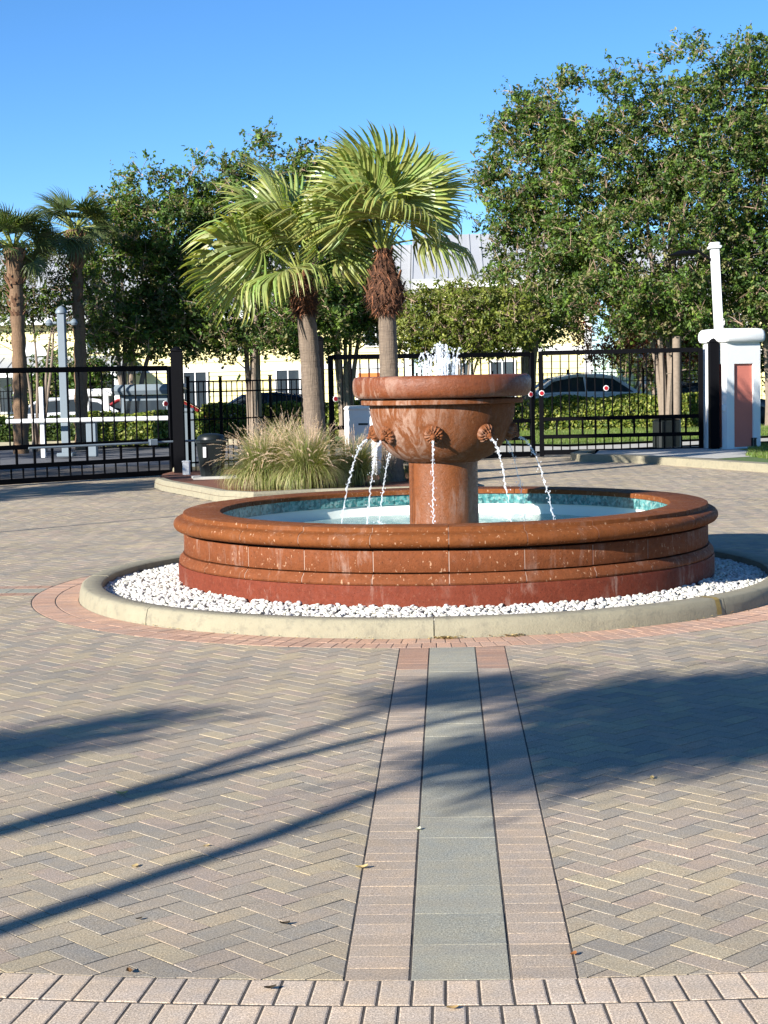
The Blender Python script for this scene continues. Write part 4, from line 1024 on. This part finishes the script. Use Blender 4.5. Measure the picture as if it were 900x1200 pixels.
# the big trees: blobs are (x, y, z, horizontal radius, vertical radius)
tree('broad leafy tree behind the left foreground palm, multi-stemmed', (-5.8, 50.2), 6, [(-7.2, 50.5, 5.2, 1.9, 2.6), (-5.6, 50, 6.6, 1.9, 2.3), (-4.0, 50.4, 5.6, 1.9, 2.6), (-6.6, 50, 7.6, 1.2, 1.1), (-4.6, 50, 7.9, 1.3, 1.0), (-3.4, 50, 7.3, 1.2, 1.3), (-5.4, 49.4, 3.7, 2.6, 1.1), (-7.6, 49.6, 3.6, 1.2, .9), (-6.6, 49.8, 3.0, 1.9, .55), (-4.2, 49.8, 3.1, 1.5, .55)], 420, 165, .060, seed=3, crad=.42)
tree('leafy tree behind the left gate with a low rounded crown', (-9.5, 49.4), 5, [(-9.4, 49.6, 5.0, 1.5, 2.3), (-8.6, 49.2, 6.4, 1.3, 1.7), (-9.4, 49.5, 3.5, 1.5, 1.0), (-8.0, 50, 4.4, 1.4, 2.0), (-9.6, 49.5, 6.7, .7, .8)], 300, 165, .060, seed=4, crad=.40)
tree('small dark leafy tree with a sparse crown between the two far left palms', (-11.6, 47.0), 4, [(-11.4, 47, 4.5, 1.1, 1.2), (-10.4, 47, 4.0, 1.0, 1.1), (-12.5, 47, 4.0, .9, 1.0)], 100, 120, .05, pal=PALG * .8, seed=5, crad=.36, trunk_r=.06)
tree('leafy tree between the two foreground palms, lower crown', (-3.1, 51.5), 5, [(-3.2, 51.6, 5.0, 1.3, 2.1), (-2.4, 51.6, 3.7, 1.1, .9), (-3.8, 51.5, 3.5, 1.2, 1.0)], 190, 190, .060, seed=6, crad=.4)
tree('tall dense leafy tree with pale stems behind the right gate leaf', (6.8, 51.6), 7, [(6.6, 51.5, 5.6, 2.6, 2.8), (4.6, 51.5, 7.6, 1.5, 2.1), (4.2, 51.4, 9.6, 1.0, 1.5), (6.6, 51.5, 8.8, 1.8, 2.0), (7.4, 51.3, 10.6, 1.1, 1.2), (8.4, 51.5, 7.4, 1.9, 2.6), (5.2, 51, 3.9, 1.9, 1.2), (3.6, 51, 4.6, 1.3, 1.3), (8.0, 51, 4.0, 1.9, 1.3), (5.6, 51.3, 10.2, .9, 1.0)], 640, 165, .060, seed=7, crad=.42, trunk_r=.11)
tree('tall leafy tree at the right edge rising above the lamp pole', (10.2, 52.5), 6, [(9.6, 52.5, 9.6, 1.6, 2.2), (10.8, 52.4, 7.4, 2.2, 3.0), (9.0, 52, 11.0, 1.0, 1.0), (10.6, 52, 10.8, 1.4, 1.2), (9.8, 52, 5.0, 2.0, 1.6), (11.6, 52, 4.2, 2, 1.6)], 430, 155, .060, seed=8, crad=.44, trunk_r=.11)
tree('leafy tree with an airy crown between the palm and the big right tree', (2.6, 53.2), 5, [(2.6, 53.2, 8.2, 1.4, 2.2), (1.7, 53.2, 7.4, .9, 1.4), (3.2, 53, 9.4, 1.1, 1.4), (2.4, 53, 10.0, .6, .8), (3.0, 53.2, 5.0, 1.6, 2.2), (3.8, 53, 6.6, 1.3, 2.2), (1.3, 53, 8.3, .45, .6)], 330, 145, .060, seed=9, crad=.40)
tree('low olive leafy tree in front of the grey roofed house behind the bowl', (.3, 50.5), 5, [(-.5, 50.5, 3.3, 1.0, .95), (.7, 50.5, 3.4, 1.2, 1.05), (1.8, 50.5, 3.3, 1.0, .9)], 200, 150, .055, pal=[(.15, .16, .028), (.115, .135, .024), (.18, .18, .04), (.09, .11, .022)], seed=10, crad=.4, trunk_r=.06)
tree('reddish leaved shrub tree under the big right tree', (6.6, 60), 5, [(5.8, 60, 3.4, 1.4, 1.3), (7.8, 60, 3.2, 1.5, 1.3), (9.4, 60, 3.3, 1.3, 1.2)], 150, 110, .055, pal=[(.15, .035, .02), (.10, .05, .02), (.07, .08, .02), (.20, .06, .03)], seed=12, crad=.42, trunk_r=.05, name='red_leaf_tree')
for i, (x, y, zt, rx, lab) in enumerate([(12.8, 62, 5.0, 2.2, 'round green tree far back at the right edge'), (8.5, 66, 4.6, 2.6, 'dark green tree filling the gap behind the reddish shrub'), (-13.8, 60, 2.6, 1.3, 'bushy green shrub tree at the left edge beyond the gate'), (15.5, 58, 6, 2.6, 'leafy tree outside the right edge of the picture')]):
    tree(lab, (x, y), 4, [(x, y, zt * .62, rx, zt * .42), (x + .8, y, zt * .85, rx * .6, zt * .2)], 110, 130, .07, seed=20 + i, crad=.5, trunk_r=.08)
# support stakes of the young tree behind the right gate
mb = MB(); mb.tube([(0, 0, 0), (.02, 0, 2.9)], .13, 10); mb.tube([(-.30, 0, 1.78), (.30, 0, 1.9)], .02, 6); o = mb.build('tree_stake', M['bark'], None, True, (6.95, 50.7, 0)); meta(o, 'pale thick wooden stake strapped to the tree behind the right gate', 'stake')
# hedges
def hedge(label, x0, x1, y, z, d, n, pal, seed):
    rr = np.random.RandomState(seed); t = thing('hedge', label, 'hedge', (x0, y, 0), 0, 'clipped hedges behind the gates'); L = x1 - x0
    P = np.stack([rr.uniform(0, L, n), rr.uniform(-d / 2, d / 2, n), rr.uniform(.04, z, n)], 1)
    face = rr.randint(3, size=n); P[:, 1] = np.where(face == 0, -d / 2 + rr.uniform(-.06, .12, n), P[:, 1]); P[:, 2] = np.where(face == 1, z + rr.uniform(-.18, .07, n) + .05 * np.sin(P[:, 0] * 3), P[:, 2])
    out = np.zeros((n, 3)); out[:, 1] = np.where(face == 0, -1, 0); out[:, 2] = np.where(face == 1, .8, 0)
    me = leaf_mesh('foliage', P, .060, .4, out, pick(pal, n, None, None, rr), .55, rs=rr); me.materials.append(M['leaf']); link('foliage', me, t)
    mb = MB()
    for k in range(int(L / .22)):
        x = k * .22 + rnd.uniform(0, .15); yy = rnd.uniform(-d / 3, d / 3)
        for q in range(3): mb.tube([(x, yy, 0), (x + rnd.uniform(-.15, .15), yy + rnd.uniform(-.1, .1), z * .5), (x + rnd.uniform(-.25, .25), yy + rnd.uniform(-.2, .2), z * .92)], [.015, .01, .004], 4, (.7, .6, .5), False)
    mb.build('stems', M['bark'], t)
HP = [(.17, .19, .03), (.11, .14, .022), (.24, .23, .045), (.07, .10, .018), (.28, .27, .08), (.05, .075, .015)]
hedge('yellow green hedge running behind the right gate leaf', 1.2, 9.4, 53.4, 1.04, .9, 26000, HP, 1)
hedge('yellow green hedge beyond the low fence and the grasses', -7.7, .8, 52.4, 1.05, .9, 26000, HP, 2)
hedge('short yellow green hedge seen under the barrier arm', -10.9, -7.2, 49.0, .92, .8, 13000, HP, 3)
hedge('dark low shrubs under the black car at the left edge', -16.5, -11.2, 50.9, .8, .8, 11000, [(.05, .075, .015), (.07, .09, .02), (.03, .05, .012)], 4)

# palms
def frond(name, L=1.12, pet=.95, nseg=36, span=R(118), droop=1.0, colr=(.25, .29, .085), seed=1, split=.48, width=1.0):
    """fan frond growing along +x from the origin; blade plane tilted up"""
    rr = random.Random(seed); mb = MB()
    pts = [Vector((pet * f, 0, -.16 * pet * f * f)) for f in (0, .25, .5, .75, 1)]
    mb.tube(pts, [.028, .022, .018, .015, .012], 5, (.30, .33, .08), False)
    hub = pts[-1]; ax0 = Vector((1, 0, -.28)).normalized(); side = Vector((0, 1, 0)); nrm = ax0.cross(side); nrm = nrm if nrm.z > 0 else -nrm
    for i in range(nseg):
        th = -span + 2 * span * (i + .5) / nseg; dth = 2 * span / nseg
        d = (ax0 * math.cos(th) + side * math.sin(th)); cup = .22 * abs(math.sin(th)) ; d = (d + nrm * (cup - .08)).normalized()
        len_ = L * (.80 + .20 * math.cos(th * .8)) * rr.uniform(.93, 1.05); st = 8; p = hub.copy(); cur = d.copy(); cl = []
        dr = droop * rr.uniform(.7, 1.35)
        lat0 = (-ax0 * math.sin(th) + side * math.cos(th)).normalized()
        prev = None; vs = []
        for k in range(st + 1):
            f = k / st; r = len_ * f
            if f <= split: hw = max(.004, r * math.tan(dth / 2)) * 1.04; fold = .42
            else: hw = max(.0015, len_ * split * math.tan(dth / 2) * 1.0 * (1 - (f - split) / (1 - split)) ** .8 * width); fold = .6
            u = cur.cross(lat0).normalized(); u = u if u.dot(nrm) > 0 else -u
            vs += [p - lat0 * hw, p + u * hw * fold * (1 if i % 2 else 1), p + lat0 * hw]
            g = .035 * dr if f < split else .55 * dr * (1 + 1.1 * (f - split))
            cur = (cur + Vector((rr.uniform(-.03, .03), rr.uniform(-.03, .03), -g))).normalized(); p = p + cur * (len_ / st)
            lat0 = (lat0 - cur * lat0.dot(cur)).normalized()
        c = tuple(x * rr.uniform(.85, 1.15) for x in colr); fs = []
        b = len(mb.v); mb.v += [tuple(v) for v in vs]
        for k in range(st):
            tipf = max(0, k / st - split); cc = (c[0] * (1 + tipf * 1.6), c[1] * (1 + tipf * 1.1), c[2] * (1 + tipf * .8))
            for q in (0, 1): mb.f.append([b + k * 3 + q, b + k * 3 + q + 1, b + (k + 1) * 3 + q + 1, b + (k + 1) * 3 + q]); mb.c.append(cc)
    me = mb.mesh(name, False); me.materials.append(M['palmleaf']); return me
FM = [frond('frond', pet=.78, nseg=44, split=.62, width=.85, seed=s, droop=dd, L=ll) for s, dd, ll in ((1, .6, 1.25), (2, 1.3, 1.42), (3, 2.1, 1.50), (4, 3.0, 1.50), (5, 3.6, 1.4))]
def place_frond(t, me, z, az, el, roll=0, r=.06, sc=1):
    o = link('frond', me, t); o.matrix_local = Matrix.Translation((r * math.cos(az), r * math.sin(az), z)) @ Matrix.Rotation(az, 4, 'Z') @ Matrix.Rotation(-el, 4, 'Y') @ Matrix.Rotation(roll, 4, 'X') @ Matrix.Scale(sc, 4); return o
def fan_palm(label, base, H, lean, rad, fr, bootz, seed, group='palms in the planting bed'):
    R_ = random.Random(seed); t = thing('fan_palm', label, 'palm tree', (base[0], base[1], base[2]), 0, group)
    n = 40; vs = []; m_ = 20; zt = bootz[0]
    def axis(z): f = z / H; return lean[0] * f * f, lean[1] * f * f
    for i in range(n + 1):
        f = i / n; z = zt * f; cx, cy = axis(z); r = rad * (1 - .17 * f) + .09 * math.exp(-f * 16) + .006 * math.sin(i * 2.4) + .004 * R_.uniform(-1, 1)
        for k in range(m_): a = 2 * PI * k / m_; rr_ = r * (1 + .02 * math.sin(5 * a + i * .2)); vs.append((cx + rr_ * math.cos(a), cy + rr_ * math.sin(a), z))
    mb = MB(); mb.add(vs, [[i * m_ + k, i * m_ + (k + 1) % m_, (i + 1) * m_ + (k + 1) % m_, (i + 1) * m_ + k] for i in range(n) for k in range(m_)]); mb.build('trunk', M['palmbark'], t, True)
    # fibrous head of old leaf bases
    mb = MB(); z0, z1, br = bootz
    def hr(f): return (rad * .95 + (br - rad * .95) * math.sin(min(1, f / .28) * PI / 2)) if f < .28 else br - (br - rad * .55) * ((f - .28) / .72) ** 1.15
    prof = []; n = 14
    for i in range(n + 1): f = i / n; prof.append((f, hr(f) * .86))
    vs = []
    for f, r in prof:
        z = z0 + (z1 - z0) * f; cx, cy = axis(z)
        for k in range(18): a = 2 * PI * k / 18; q = r * (1 + R_.uniform(-.09, .09)); vs.append((cx + q * math.cos(a), cy + q * math.sin(a), z))
    mb.add(vs, [[i * 18 + k, i * 18 + (k + 1) % 18, (i + 1) * 18 + (k + 1) % 18, (i + 1) * 18 + k] for i in range(n) for k in range(18)], (.8, .7, .6))
    for i in range(1500):
        f = R_.random() ** 1.3; z = z0 + (z1 - z0) * f; a = R_.uniform(0, 2 * PI); cx, cy = axis(z); r = hr(f) * R_.uniform(.84, 1.0); d = Vector((math.cos(a), math.sin(a), 0)); p = Vector((cx, cy, z)) + d * r
        ln = R_.uniform(.06, .20); v = (d * R_.uniform(.15, .8) + Vector((R_.uniform(-.5, .5), R_.uniform(-.5, .5), R_.uniform(-1, .2)))).normalized() * ln; s = Vector((-d.y, d.x, 0)) * R_.uniform(.004, .014); b = R_.choice((.3, .5, .8, 1.2, 2.2, 3.2)); c = (b * 1.1, b * .95, b * .85)
        mb.add([p - s, p + s, p + v * .6 + s * .5, p + v], [[0, 1, 2, 3]], c)
    mb.build('fibre_sheath', M['fibre'], t)
    for i in range(26):
        f = R_.uniform(.15, .95); z = z0 + (z1 - z0) * f; a = i * 2.4; cx, cy = axis(z); d = Vector((math.cos(a), math.sin(a), 0)); s = Vector((-d.y, d.x, 0)); p = Vector((cx, cy, z)) + d * hr(f) * .86; w = R_.uniform(.02, .035)
        q = p + d * R_.uniform(.03, .09) + Vector((0, 0, R_.uniform(.10, .2))); mb = MB(); b = R_.uniform(1.2, 2.6)
        mb.add([p - s * w, p + s * w, q + s * w * .6, q - s * w * .6, p - s * w - d * .03, p + s * w - d * .03, q + s * w * .6 - d * .02, q - s * w * .6 - d * .02], [[0, 1, 2, 3], [7, 6, 5, 4], [3, 2, 6, 7], [0, 3, 7, 4], [1, 5, 6, 2]], (b, b * .95, b * .85)); mb.build('leaf_base', M['fibre'], t)
    cx, cy = axis(z1); sub = []
    for az, el, k, ro, sc in fr:
        o = place_frond(t, FM[k], z1 - .05 + R_.uniform(-.06, .12) - max(0, -el) * .1, R(az), R(el), R(ro), .05, sc); o.location.x += cx; o.location.y += cy
    return t
R1_ = random.Random(5)
def crown(n_up, n_mid, n_low, seed, sc=1, bias=None):
    R_ = random.Random(seed); out = []
    for i in range(n_up): out.append((360 / n_up * i + R_.uniform(-18, 18), R_.uniform(66, 88), R_.choice((0, 0, 1)), R_.uniform(-75, 75), sc * R_.uniform(1.02, 1.18)))
    for i in range(n_mid): out.append((360 / n_mid * i + R_.uniform(-14, 14), R_.uniform(40, 64), R_.choice((1, 2, 3)), R_.uniform(-55, 55), sc * R_.uniform(.9, 1.08)))
    for i in range(n_low): out.append((360 / n_low * i + R_.uniform(-14, 14) + 12, R_.uniform(15, 35), R_.choice((3, 4, 4)), R_.uniform(-20, 20), sc * R_.uniform(.78, .9)))
    return out
pr = fan_palm('right hand fan palm rising behind the fountain bowl, taller with the fuller crown', (-.94, 28.0, .0), 4.0, (-.07, 0), .180, crown(7, 6, 1, 41, 1.0), (2.88, 3.98, .37), 1)
pl = fan_palm('left hand fan palm rising out of the grasses, leaning left with drooping fronds', (-2.30, 29.0, .0), 3.6, (-.17, -.05), .195, crown(6, 7, 3, 78, 1.0), (2.95, 3.66, .27), 2)
# broad pale frond reaching left from the left palm
o = place_frond(pl, FM[1], 3.55, R(186), R(22), R(68), .05, 1.08); o.location.x -= .2
# sabal palms far left
SM = [frond('frond', L=.80, pet=.62, nseg=26, seed=s, droop=dd, colr=(.075, .105, .035), split=.4, span=R(105)) for s, dd in ((11, .25), (12, .45), (13, .9))]
def sabal(label, x, y, H, tr, seed, group='cabbage palms at the far left'):
    R_ = random.Random(seed); t = thing('cabbage_palm', label, 'palm tree', (x, y, 0), 0, group)
    mb = MB(); n = 30; m_ = 12; vs = []
    for i in range(n + 1):
        f = i / n; z = H * f; r = tr * (1.15 - .25 * f) + (.02 * math.sin(i * 2)) + (tr * .5 * max(0, (f - .78) / .22))
        for k in range(m_): a = 2 * PI * k / m_; vs.append((r * math.cos(a) + .05 * math.sin(f * 3), r * math.sin(a), z))
    mb.add(vs, [[i * m_ + k, i * m_ + (k + 1) % m_, (i + 1) * m_ + (k + 1) % m_, (i + 1) * m_ + k] for i in range(n) for k in range(m_)], (1.05, .85, .65)); mb.build('trunk', M['palmbark'], t, True)
    for i in range(60):
        z = H * R_.uniform(.66, .99); a = i * 2.399; r = tr * (1.0 + .6 * max(0, (z / H - .78) / .22)); d = Vector((math.cos(a), math.sin(a), 0)); s = Vector((-d.y, d.x, 0)); p = d * r + Vector((.02, 0, z)); q = p + d * .10 + Vector((0, 0, .17)); mb = MB(); w = .05; b = R_.uniform(1.1, 2.4)
        mb.add([p - s * w, p + s * w, q + s * w * .4, q - s * w * .4, p - s * w - d * .05, p + s * w - d * .05], [[0, 1, 2, 3], [4, 5, 1, 0], [4, 0, 3], [1, 5, 2]], (b * 1.3, b * 1.5, b * 1.6)); mb.build('leaf_base', M['fibre'], t)
    for i in range(34):
        el = R_.choice((75, 60, 45, 30, 12, -8, -25)) + R_.uniform(-8, 8); az = i * 137.5 + R_.uniform(-10, 10)
        place_frond(t, SM[0 if el > 40 else 1 if el > 5 else 2], H + .02, R(az), R(el), R(R_.uniform(-40, 40)), .06, R_.uniform(.85, 1.1))
    return t
sabal('cabbage palm at the left edge, lower of the two far palms', -11.62, 45.0, 5.55, .19, 1)
sabal('cabbage palm with an upswept crown, taller of the two far palms', -10.30, 46.6, 6.15, .17, 2)
# off picture trees to the left whose shade falls across the paving
def side_palm(label, x, y, H, lean):
    t = dup(pr, (x, y, 0), 1.0, label, 'palms left of the camera'); t.scale = (.8, .8, H / 4.0); t.rotation_euler = (lean[0], lean[1], 1.0); return t
TL = 1 / math.tan(SUN_EL)
def caster(sx, sy, h): return sx - h * TL * math.cos(SUN_DIR), sy - h * TL * math.sin(SUN_DIR)

# fountain grasses
def fgrass(label, x, y, r, h, nb, npl, seed, group='fountain grass clumps in the planting bed'):
    rr = np.random.RandomState(seed); t = thing('fountain_grass', label, 'grass clump', (x, y, .09), 0, group)
    st = 6; a = rr.uniform(0, 2 * PI, nb); r0 = r * .35 * np.sqrt(rr.random_sample(nb)); L = h * rr.uniform(.7, 1.15, nb); lean = rr.uniform(.08, .95, nb); w = rr.uniform(.003, .006, nb)
    base = np.stack([r0 * np.cos(a + rr.normal(size=nb) * .4), r0 * np.sin(a), np.zeros(nb)], 1); V = np.zeros((nb, st + 1, 2, 3)); p = base.copy(); th = lean * .55
    for k in range(st + 1):
        d = np.stack([np.cos(a) * np.sin(th), np.sin(a) * np.sin(th), np.cos(th)], 1); s = np.stack([-np.sin(a), np.cos(a), np.zeros(nb)], 1) * (w * (1 - k / st) ** .6 + .0006)[:, None]
        V[:, k, 0] = p - s; V[:, k, 1] = p + s; p = p + d * (L / st)[:, None]; th = th + lean * .42 * (1 + k * .25)
    i = np.arange(nb)[:, None] * (st + 1) * 2 + np.arange(st)[None] * 2; F = np.stack([i, i + 1, i + 3, i + 2], -1).reshape(-1, 4)
    c = pick([(.26, .28, .08), (.18, .22, .055), (.38, .35, .16), (.34, .28, .15), (.14, .18, .05)], nb, None, None, rr); C = np.repeat(c, st, 0)
    me = mesh_np('blades', V.reshape(-1, 3), F, C); me.materials.append(M['grass']); o = link('blades', me, t)
    # plumes
    VV = []; FF = []; CC = []; b = 0
    for q in range(npl):
        a = rr.uniform(0, 2 * PI); ln = h * rr.uniform(.95, 1.35); lean = rr.uniform(.12, .85); th = lean * .5; p = np.array([rr.normal() * r * .2, rr.normal() * r * .2, 0]); path = [p]; n = 12
        for k in range(n): d = np.array([math.cos(a) * math.sin(th), math.sin(a) * math.sin(th), math.cos(th)]); p = p + d * ln / n; path.append(p); th += lean * (.10 + .02 * k)
        path = np.array(path); s = np.array([-math.sin(a), math.cos(a), 0])
        for k in range(n - 3): VV += [path[k] - s * .0014, path[k] + s * .0014, path[k + 1] + s * .0014, path[k + 1] - s * .0014]; FF.append([b, b + 1, b + 2, b + 3]); CC.append((.22, .18, .09)); b += 4
        tone = rr.uniform(.8, 1.25)
        for m_ in range(90):
            f = rr.random_sample(); kk = (n - 3.6) + f * 3.6; k = min(n - 1, int(kk)); pp = path[k] + (path[k + 1] - path[k]) * (kk - k); d = path[k + 1] - path[k]; d /= np.linalg.norm(d); v = rr.normal(size=3); v -= d * v.dot(d); v /= np.linalg.norm(v)
            ww = .020 * math.sin(PI * min(1, f * .9 + .08)) ** .6; tip = pp + v * ww + d * .020; sd = np.cross(v, d) * .0016
            VV += [pp - sd, pp + sd, tip]; FF.append([b, b + 1, b + 2]); b += 3; cc = np.array([.62, .47, .36]) * tone * rr.uniform(.7, 1.3); CC.append(tuple(cc))
    o = link('plumes', mesh_np('plumes', VV, FF, CC), t, M['grass'])
    return t
fgrass('leftmost feathery fountain grass clump, arching over the trash can', -2.95, 26.6, .50, .92, 2600, 170, 1)
fgrass('tallest feathery fountain grass clump, in front of the left palm trunk', -2.25, 26.3,   .55, .93, 2700, 200, 2)
fgrass('fountain grass clump between the left palm and the white cabinet', -1.55, 27.2, .45, .78, 2000, 110, 3)
fgrass('low fountain grass clump at the foot of the right palm', -.45, 28.3, .35, .55, 1500, 30, 4)
fgrass('fountain grass clump behind the others by the low fence', -2.9, 29.6, .5, 1.0, 2200, 130, 5)
# lawn blades
def blades(name, polys, n, h, seed, z):
    rr = np.random.RandomState(seed); P = []
    for poly, k in zip(polys, n):
        xs = [p[0] for p in poly]; ys = [p[1] for p in poly]; c = 0
        while c < k:
            x, y = rr.uniform(min(xs), max(xs)), rr.uniform(min(ys), max(ys))
            if inside(x, y, poly): P.append((x, y, z)); c += 1
    P = np.array(P); m_ = len(P); a = rr.uniform(0, 2 * PI, m_); w = rr.uniform(.006, .012, m_); hh = h * rr.uniform(.6, 1.3, m_); s = np.stack([np.cos(a) * w, np.sin(a) * w, 0 * a], 1); tip = P + np.stack([rr.normal(size=m_) * .02, rr.normal(size=m_) * .02, hh], 1)
    V = np.stack([P - s, P + s, tip], 1).reshape(-1, 3); F = np.arange(m_ * 3).reshape(-1, 3)
    me = mesh_np(name, V, F, pick([(.10, .17, .025), (.14, .20, .035), (.08, .13, .02), (.18, .20, .06)], m_, None, None, rr)); return link(name, me, None, M['grass'])
o = blades('grass', [[(6.5, 36.0), (5.9, 33.2), (6.2, 31.2), (10, 31), (10, 39), (6.6, 38)]], [26000], .07, 3, .12); meta(o, 'short green lawn around the foot of the white pillar', 'grass', kind='stuff')
o = blades('grass', [[(.8, 44.5), (3, 42.4), (6.4, 44), (10, 46.3), (10, 53), (-.3, 52)]], [34000], .08, 4, .055); meta(o, 'green lawn strip between the hedge and the pavement behind the right gate', 'grass', kind='stuff')

# shade of the palms and trees standing outside the picture, left of the camera
def shade_tree(label, stems, blobs, seed, nleaf=70):
    """stems: lists of (shadow x, shadow y, height) or ground points; blobs: (shadow x, y, along, across, h0, h1, clumps)"""
    rr = np.random.RandomState(seed); mb = MB(); P0 = stems[0][0]
    t = thing('leafy_tree', label, 'tree', (P0[0], P0[1], 0), 0, 'trees standing outside the picture on the left')
    def W(q): return Vector((q[0], q[1], 0)) if len(q) == 2 else Vector((*caster(*q), q[2]))
    O = Vector((P0[0], P0[1], 0)); ends = []
    for st in stems:
        pts = [W(q) - O for q in st]; mb.tube(pts, [.075 - .04 * i / (len(pts) - 1) for i in range(len(pts))], 8, (1, 1, 1)); ends += pts[1:]
    C = []; al = Vector((math.cos(SUN_DIR), math.sin(SUN_DIR))); ac = Vector((-al.y, al.x))
    for bx, by, la, lc, h0, h1, n in blobs:
        for _ in range(n):
            v = rr.normal(size=2); v /= np.linalg.norm(v); v *= math.sqrt(rr.random_sample()); sx = bx + al.x * la * v[0] + ac.x * lc * v[1]; sy = by + al.y * la * v[0] + ac.y * lc * v[1]
            h = (h0 + h1) / 2 + v[0] * (h1 - h0) / 2; C.append(W((sx, sy, h)) - O)
    for c in C:
        e = min(ends, key=lambda q: (q - c).length); m_ = e.lerp(c, .5) + Vector((0, 0, .1)); mb.tube([e, m_, c], [.018, .012, .005], 4, (1, 1, 1), False)
    mb.build('trunk', M['bark'], t, True)
    C = np.array([c[:] for c in C]); P = np.repeat(C, nleaf, 0) + rr.normal(size=(len(C) * nleaf, 3)) * np.array([.16, .16, .10])
    me = leaf_mesh('crown', P, .055, .35, None, pick(PALG, len(P), None, None, rr), rs=rr); me.materials.append(M['leaf']); link('crown', me, t); return t
shade_tree('two stemmed tree outside the picture that throws the long thin shadows on the paving',
    [[(-8.55, -.15), (-1.861, 6.578, 3.69), (-.364, 8.354, 4.6), (.5, 9.2, 5.0)], [(-8.1, -.7), (-1.534, 5.361, 2.85), (-.708, 6.529, 3.45), (-.321, 7.204, 3.8), (.4, 8.0, 4.3)], [(-1.9, 6.53, 3.67), (-1.2, 7.6, 4.3), (-.4, 9.0, 5.0)]],
    [(1.15, 9.2, .85, .45, 4.8, 5.5, 26), (1.35, 8.35, .8, .45, 4.4, 5.1, 30), (2.1, 9.3, .9, .6, 4.9, 5.6, 26), (.35, 8.0, .6, .16, 4.1, 4.6, 9), (.05, 9.55, .5, .2, 4.9, 5.3, 9), (.5, 7.5, .4, .14, 4.0, 4.3, 6)], 61)
shade_tree('small tree outside the picture shading the left edge of the paving',
    [[(-12.2, -3.5), (-3.0, 7.6, 4.6), (-2.35, 8.38, 5.0)]],
    [(-2.55, 7.9, .7, .28, 4.6, 5.2, 14), (-3.4, 7.6, .9, .4, 4.3, 5.2, 12), (-1.95, 8.5, .45, .07, 5.0, 5.2, 5)], 62)
def offtree(label, sx, sy, h, seed, rx=2.4):
    x, y = caster(sx, sy, h * .7)
    tree(label, (x, y), 3, [(x, y, h * .7, rx, h * .25), (x + 1, y + .6, h * .6, rx * .7, h * .2)], 70, 70, .10, seed=seed, crad=.6, group='trees standing outside the picture on the left', trunk_r=.12)
offtree('broad tree outside the picture shading the road beyond the left gate', -8.5, 37, 8, 31, 3.4)
offtree('broad tree outside the picture shading the ground before the left gate', -7.6, 28.0, 7, 32, 1.2)
offtree('tree outside the picture shading the far left lawn', -13, 45, 8, 33, 3.4)

# ------------------------------------------------------------------ fallen leaves and litter
def dry_leaf(label, px_, py_, s, col, rz, curl=.3):
    mb = MB(); n = 6; vs = []
    for i in range(n + 1):
        f = i / n; w = .42 * math.sin(PI * f) ** .8 * s + .002; x = (f - .5) * 2 * s * .9
        for q in (-1, 0, 1): vs.append((x, q * w, .004 + curl * s * (abs(q) * .5 + (2 * f - 1) ** 2 * .6)))
    fs = [[i * 3 + q, i * 3 + q + 1, (i + 1) * 3 + q + 1, (i + 1) * 3 + q] for i in range(n) for q in (0, 1)]
    mb.add(vs, fs, col); o = mb.build('fallen_leaf', M['leaf'], None, True, (px_, py_, 0.0), rz); meta(o, label, 'leaf', 'fallen leaves on the paving'); return o
TAN = (.55, .38, .20); BRN = (.14, .07, .035); DK = (.05, .035, .025)
for lab, x, y, s, c, rz in [
    ('curled tan leaf lying on the left edge of the centre strip', -.36, 6.015, .026, TAN, .3),
    ('small tan leaf just left of the lower tree shadow', -1.214, 6.068, .022, TAN, 1.2),
    ('pale curled leaf beside the upper thin shadow on the left', -1.477, 7.171, .028, TAN, .1),
    ('tiny dark leaf on the herringbone below the long left shadow', -1.084, 5.453, .014, DK, .7),
    ('dark leaf on the herringbone left of the centre strip near the front', -.584, 5.386, .019, DK, .2),
    ('dark leaf at the joint of herringbone and front band on the left', -1.021, 4.95, .019, BRN, 2.0),
    ('flat brown leaf lying on the front band of bricks', -.571, 4.80, .021, DK, .4),
    ('pale scrap of leaf on the grey slab joint of the centre strip', -.16, 6.531, .018, (.7, .62, .5), 1.0),
    ('small pale leaf on the herringbone between the two long shadows', -.982, 6.332, .015, TAN, .5),
    ('small tan leaf below the big shadow on the right', .868, 7.329, .02, TAN, 1.4),
    ('rust brown leaf at the right corner of the centre strip', .347, 5.068, .017, (.35, .13, .05), .9),
    ('tan leaf on the front band right below the grey strip', -.031, 4.633, .019, (.4, .25, .12), .2)]:
    dry_leaf(lab, x, y, s, c, rz, rnd.uniform(.2, .5))
mb = MB()
for i in range(420):
    if i < 200: a = rnd.gauss(-88.0, .9)
    elif i < 300: a = rnd.gauss(-79.5, 1.2)
    else: a = rnd.uniform(-140, -35)
    r = 3.078 + abs(rnd.gauss(0, .022)); x, y = KX + r * math.cos(R(a)), KY + r * math.sin(R(a)); s = rnd.uniform(.005, .014); z = rnd.uniform(.002, .016); q = rnd.uniform(0, 6); c = rnd.choice([TAN, BRN, (.45, .33, .16), (.30, .22, .10), DK])
    v = [Vector((math.cos(q + k * 2.1) * s, math.sin(q + k * 2.1) * s * .6, rnd.uniform(-.3, .6) * s)) + Vector((x, y, z)) for k in range(3)]; mb.add(v, [[0, 1, 2]], c)
meta(mb.build('leaf_litter', M['leaf']), 'dry leaf litter collected along the foot of the round kerb', 'litter', kind='stuff')
mb = MB(); a0, a1 = R(-46.6), R(-45.6); mb.lathe([(3.0735, .01), (3.0655, .06), (3.048, .121), (3.021, .1335), (2.90, .131)][::-1], 4, a0, a1); o = mb.build('paint_mark', M['yellowpaint'], kr)
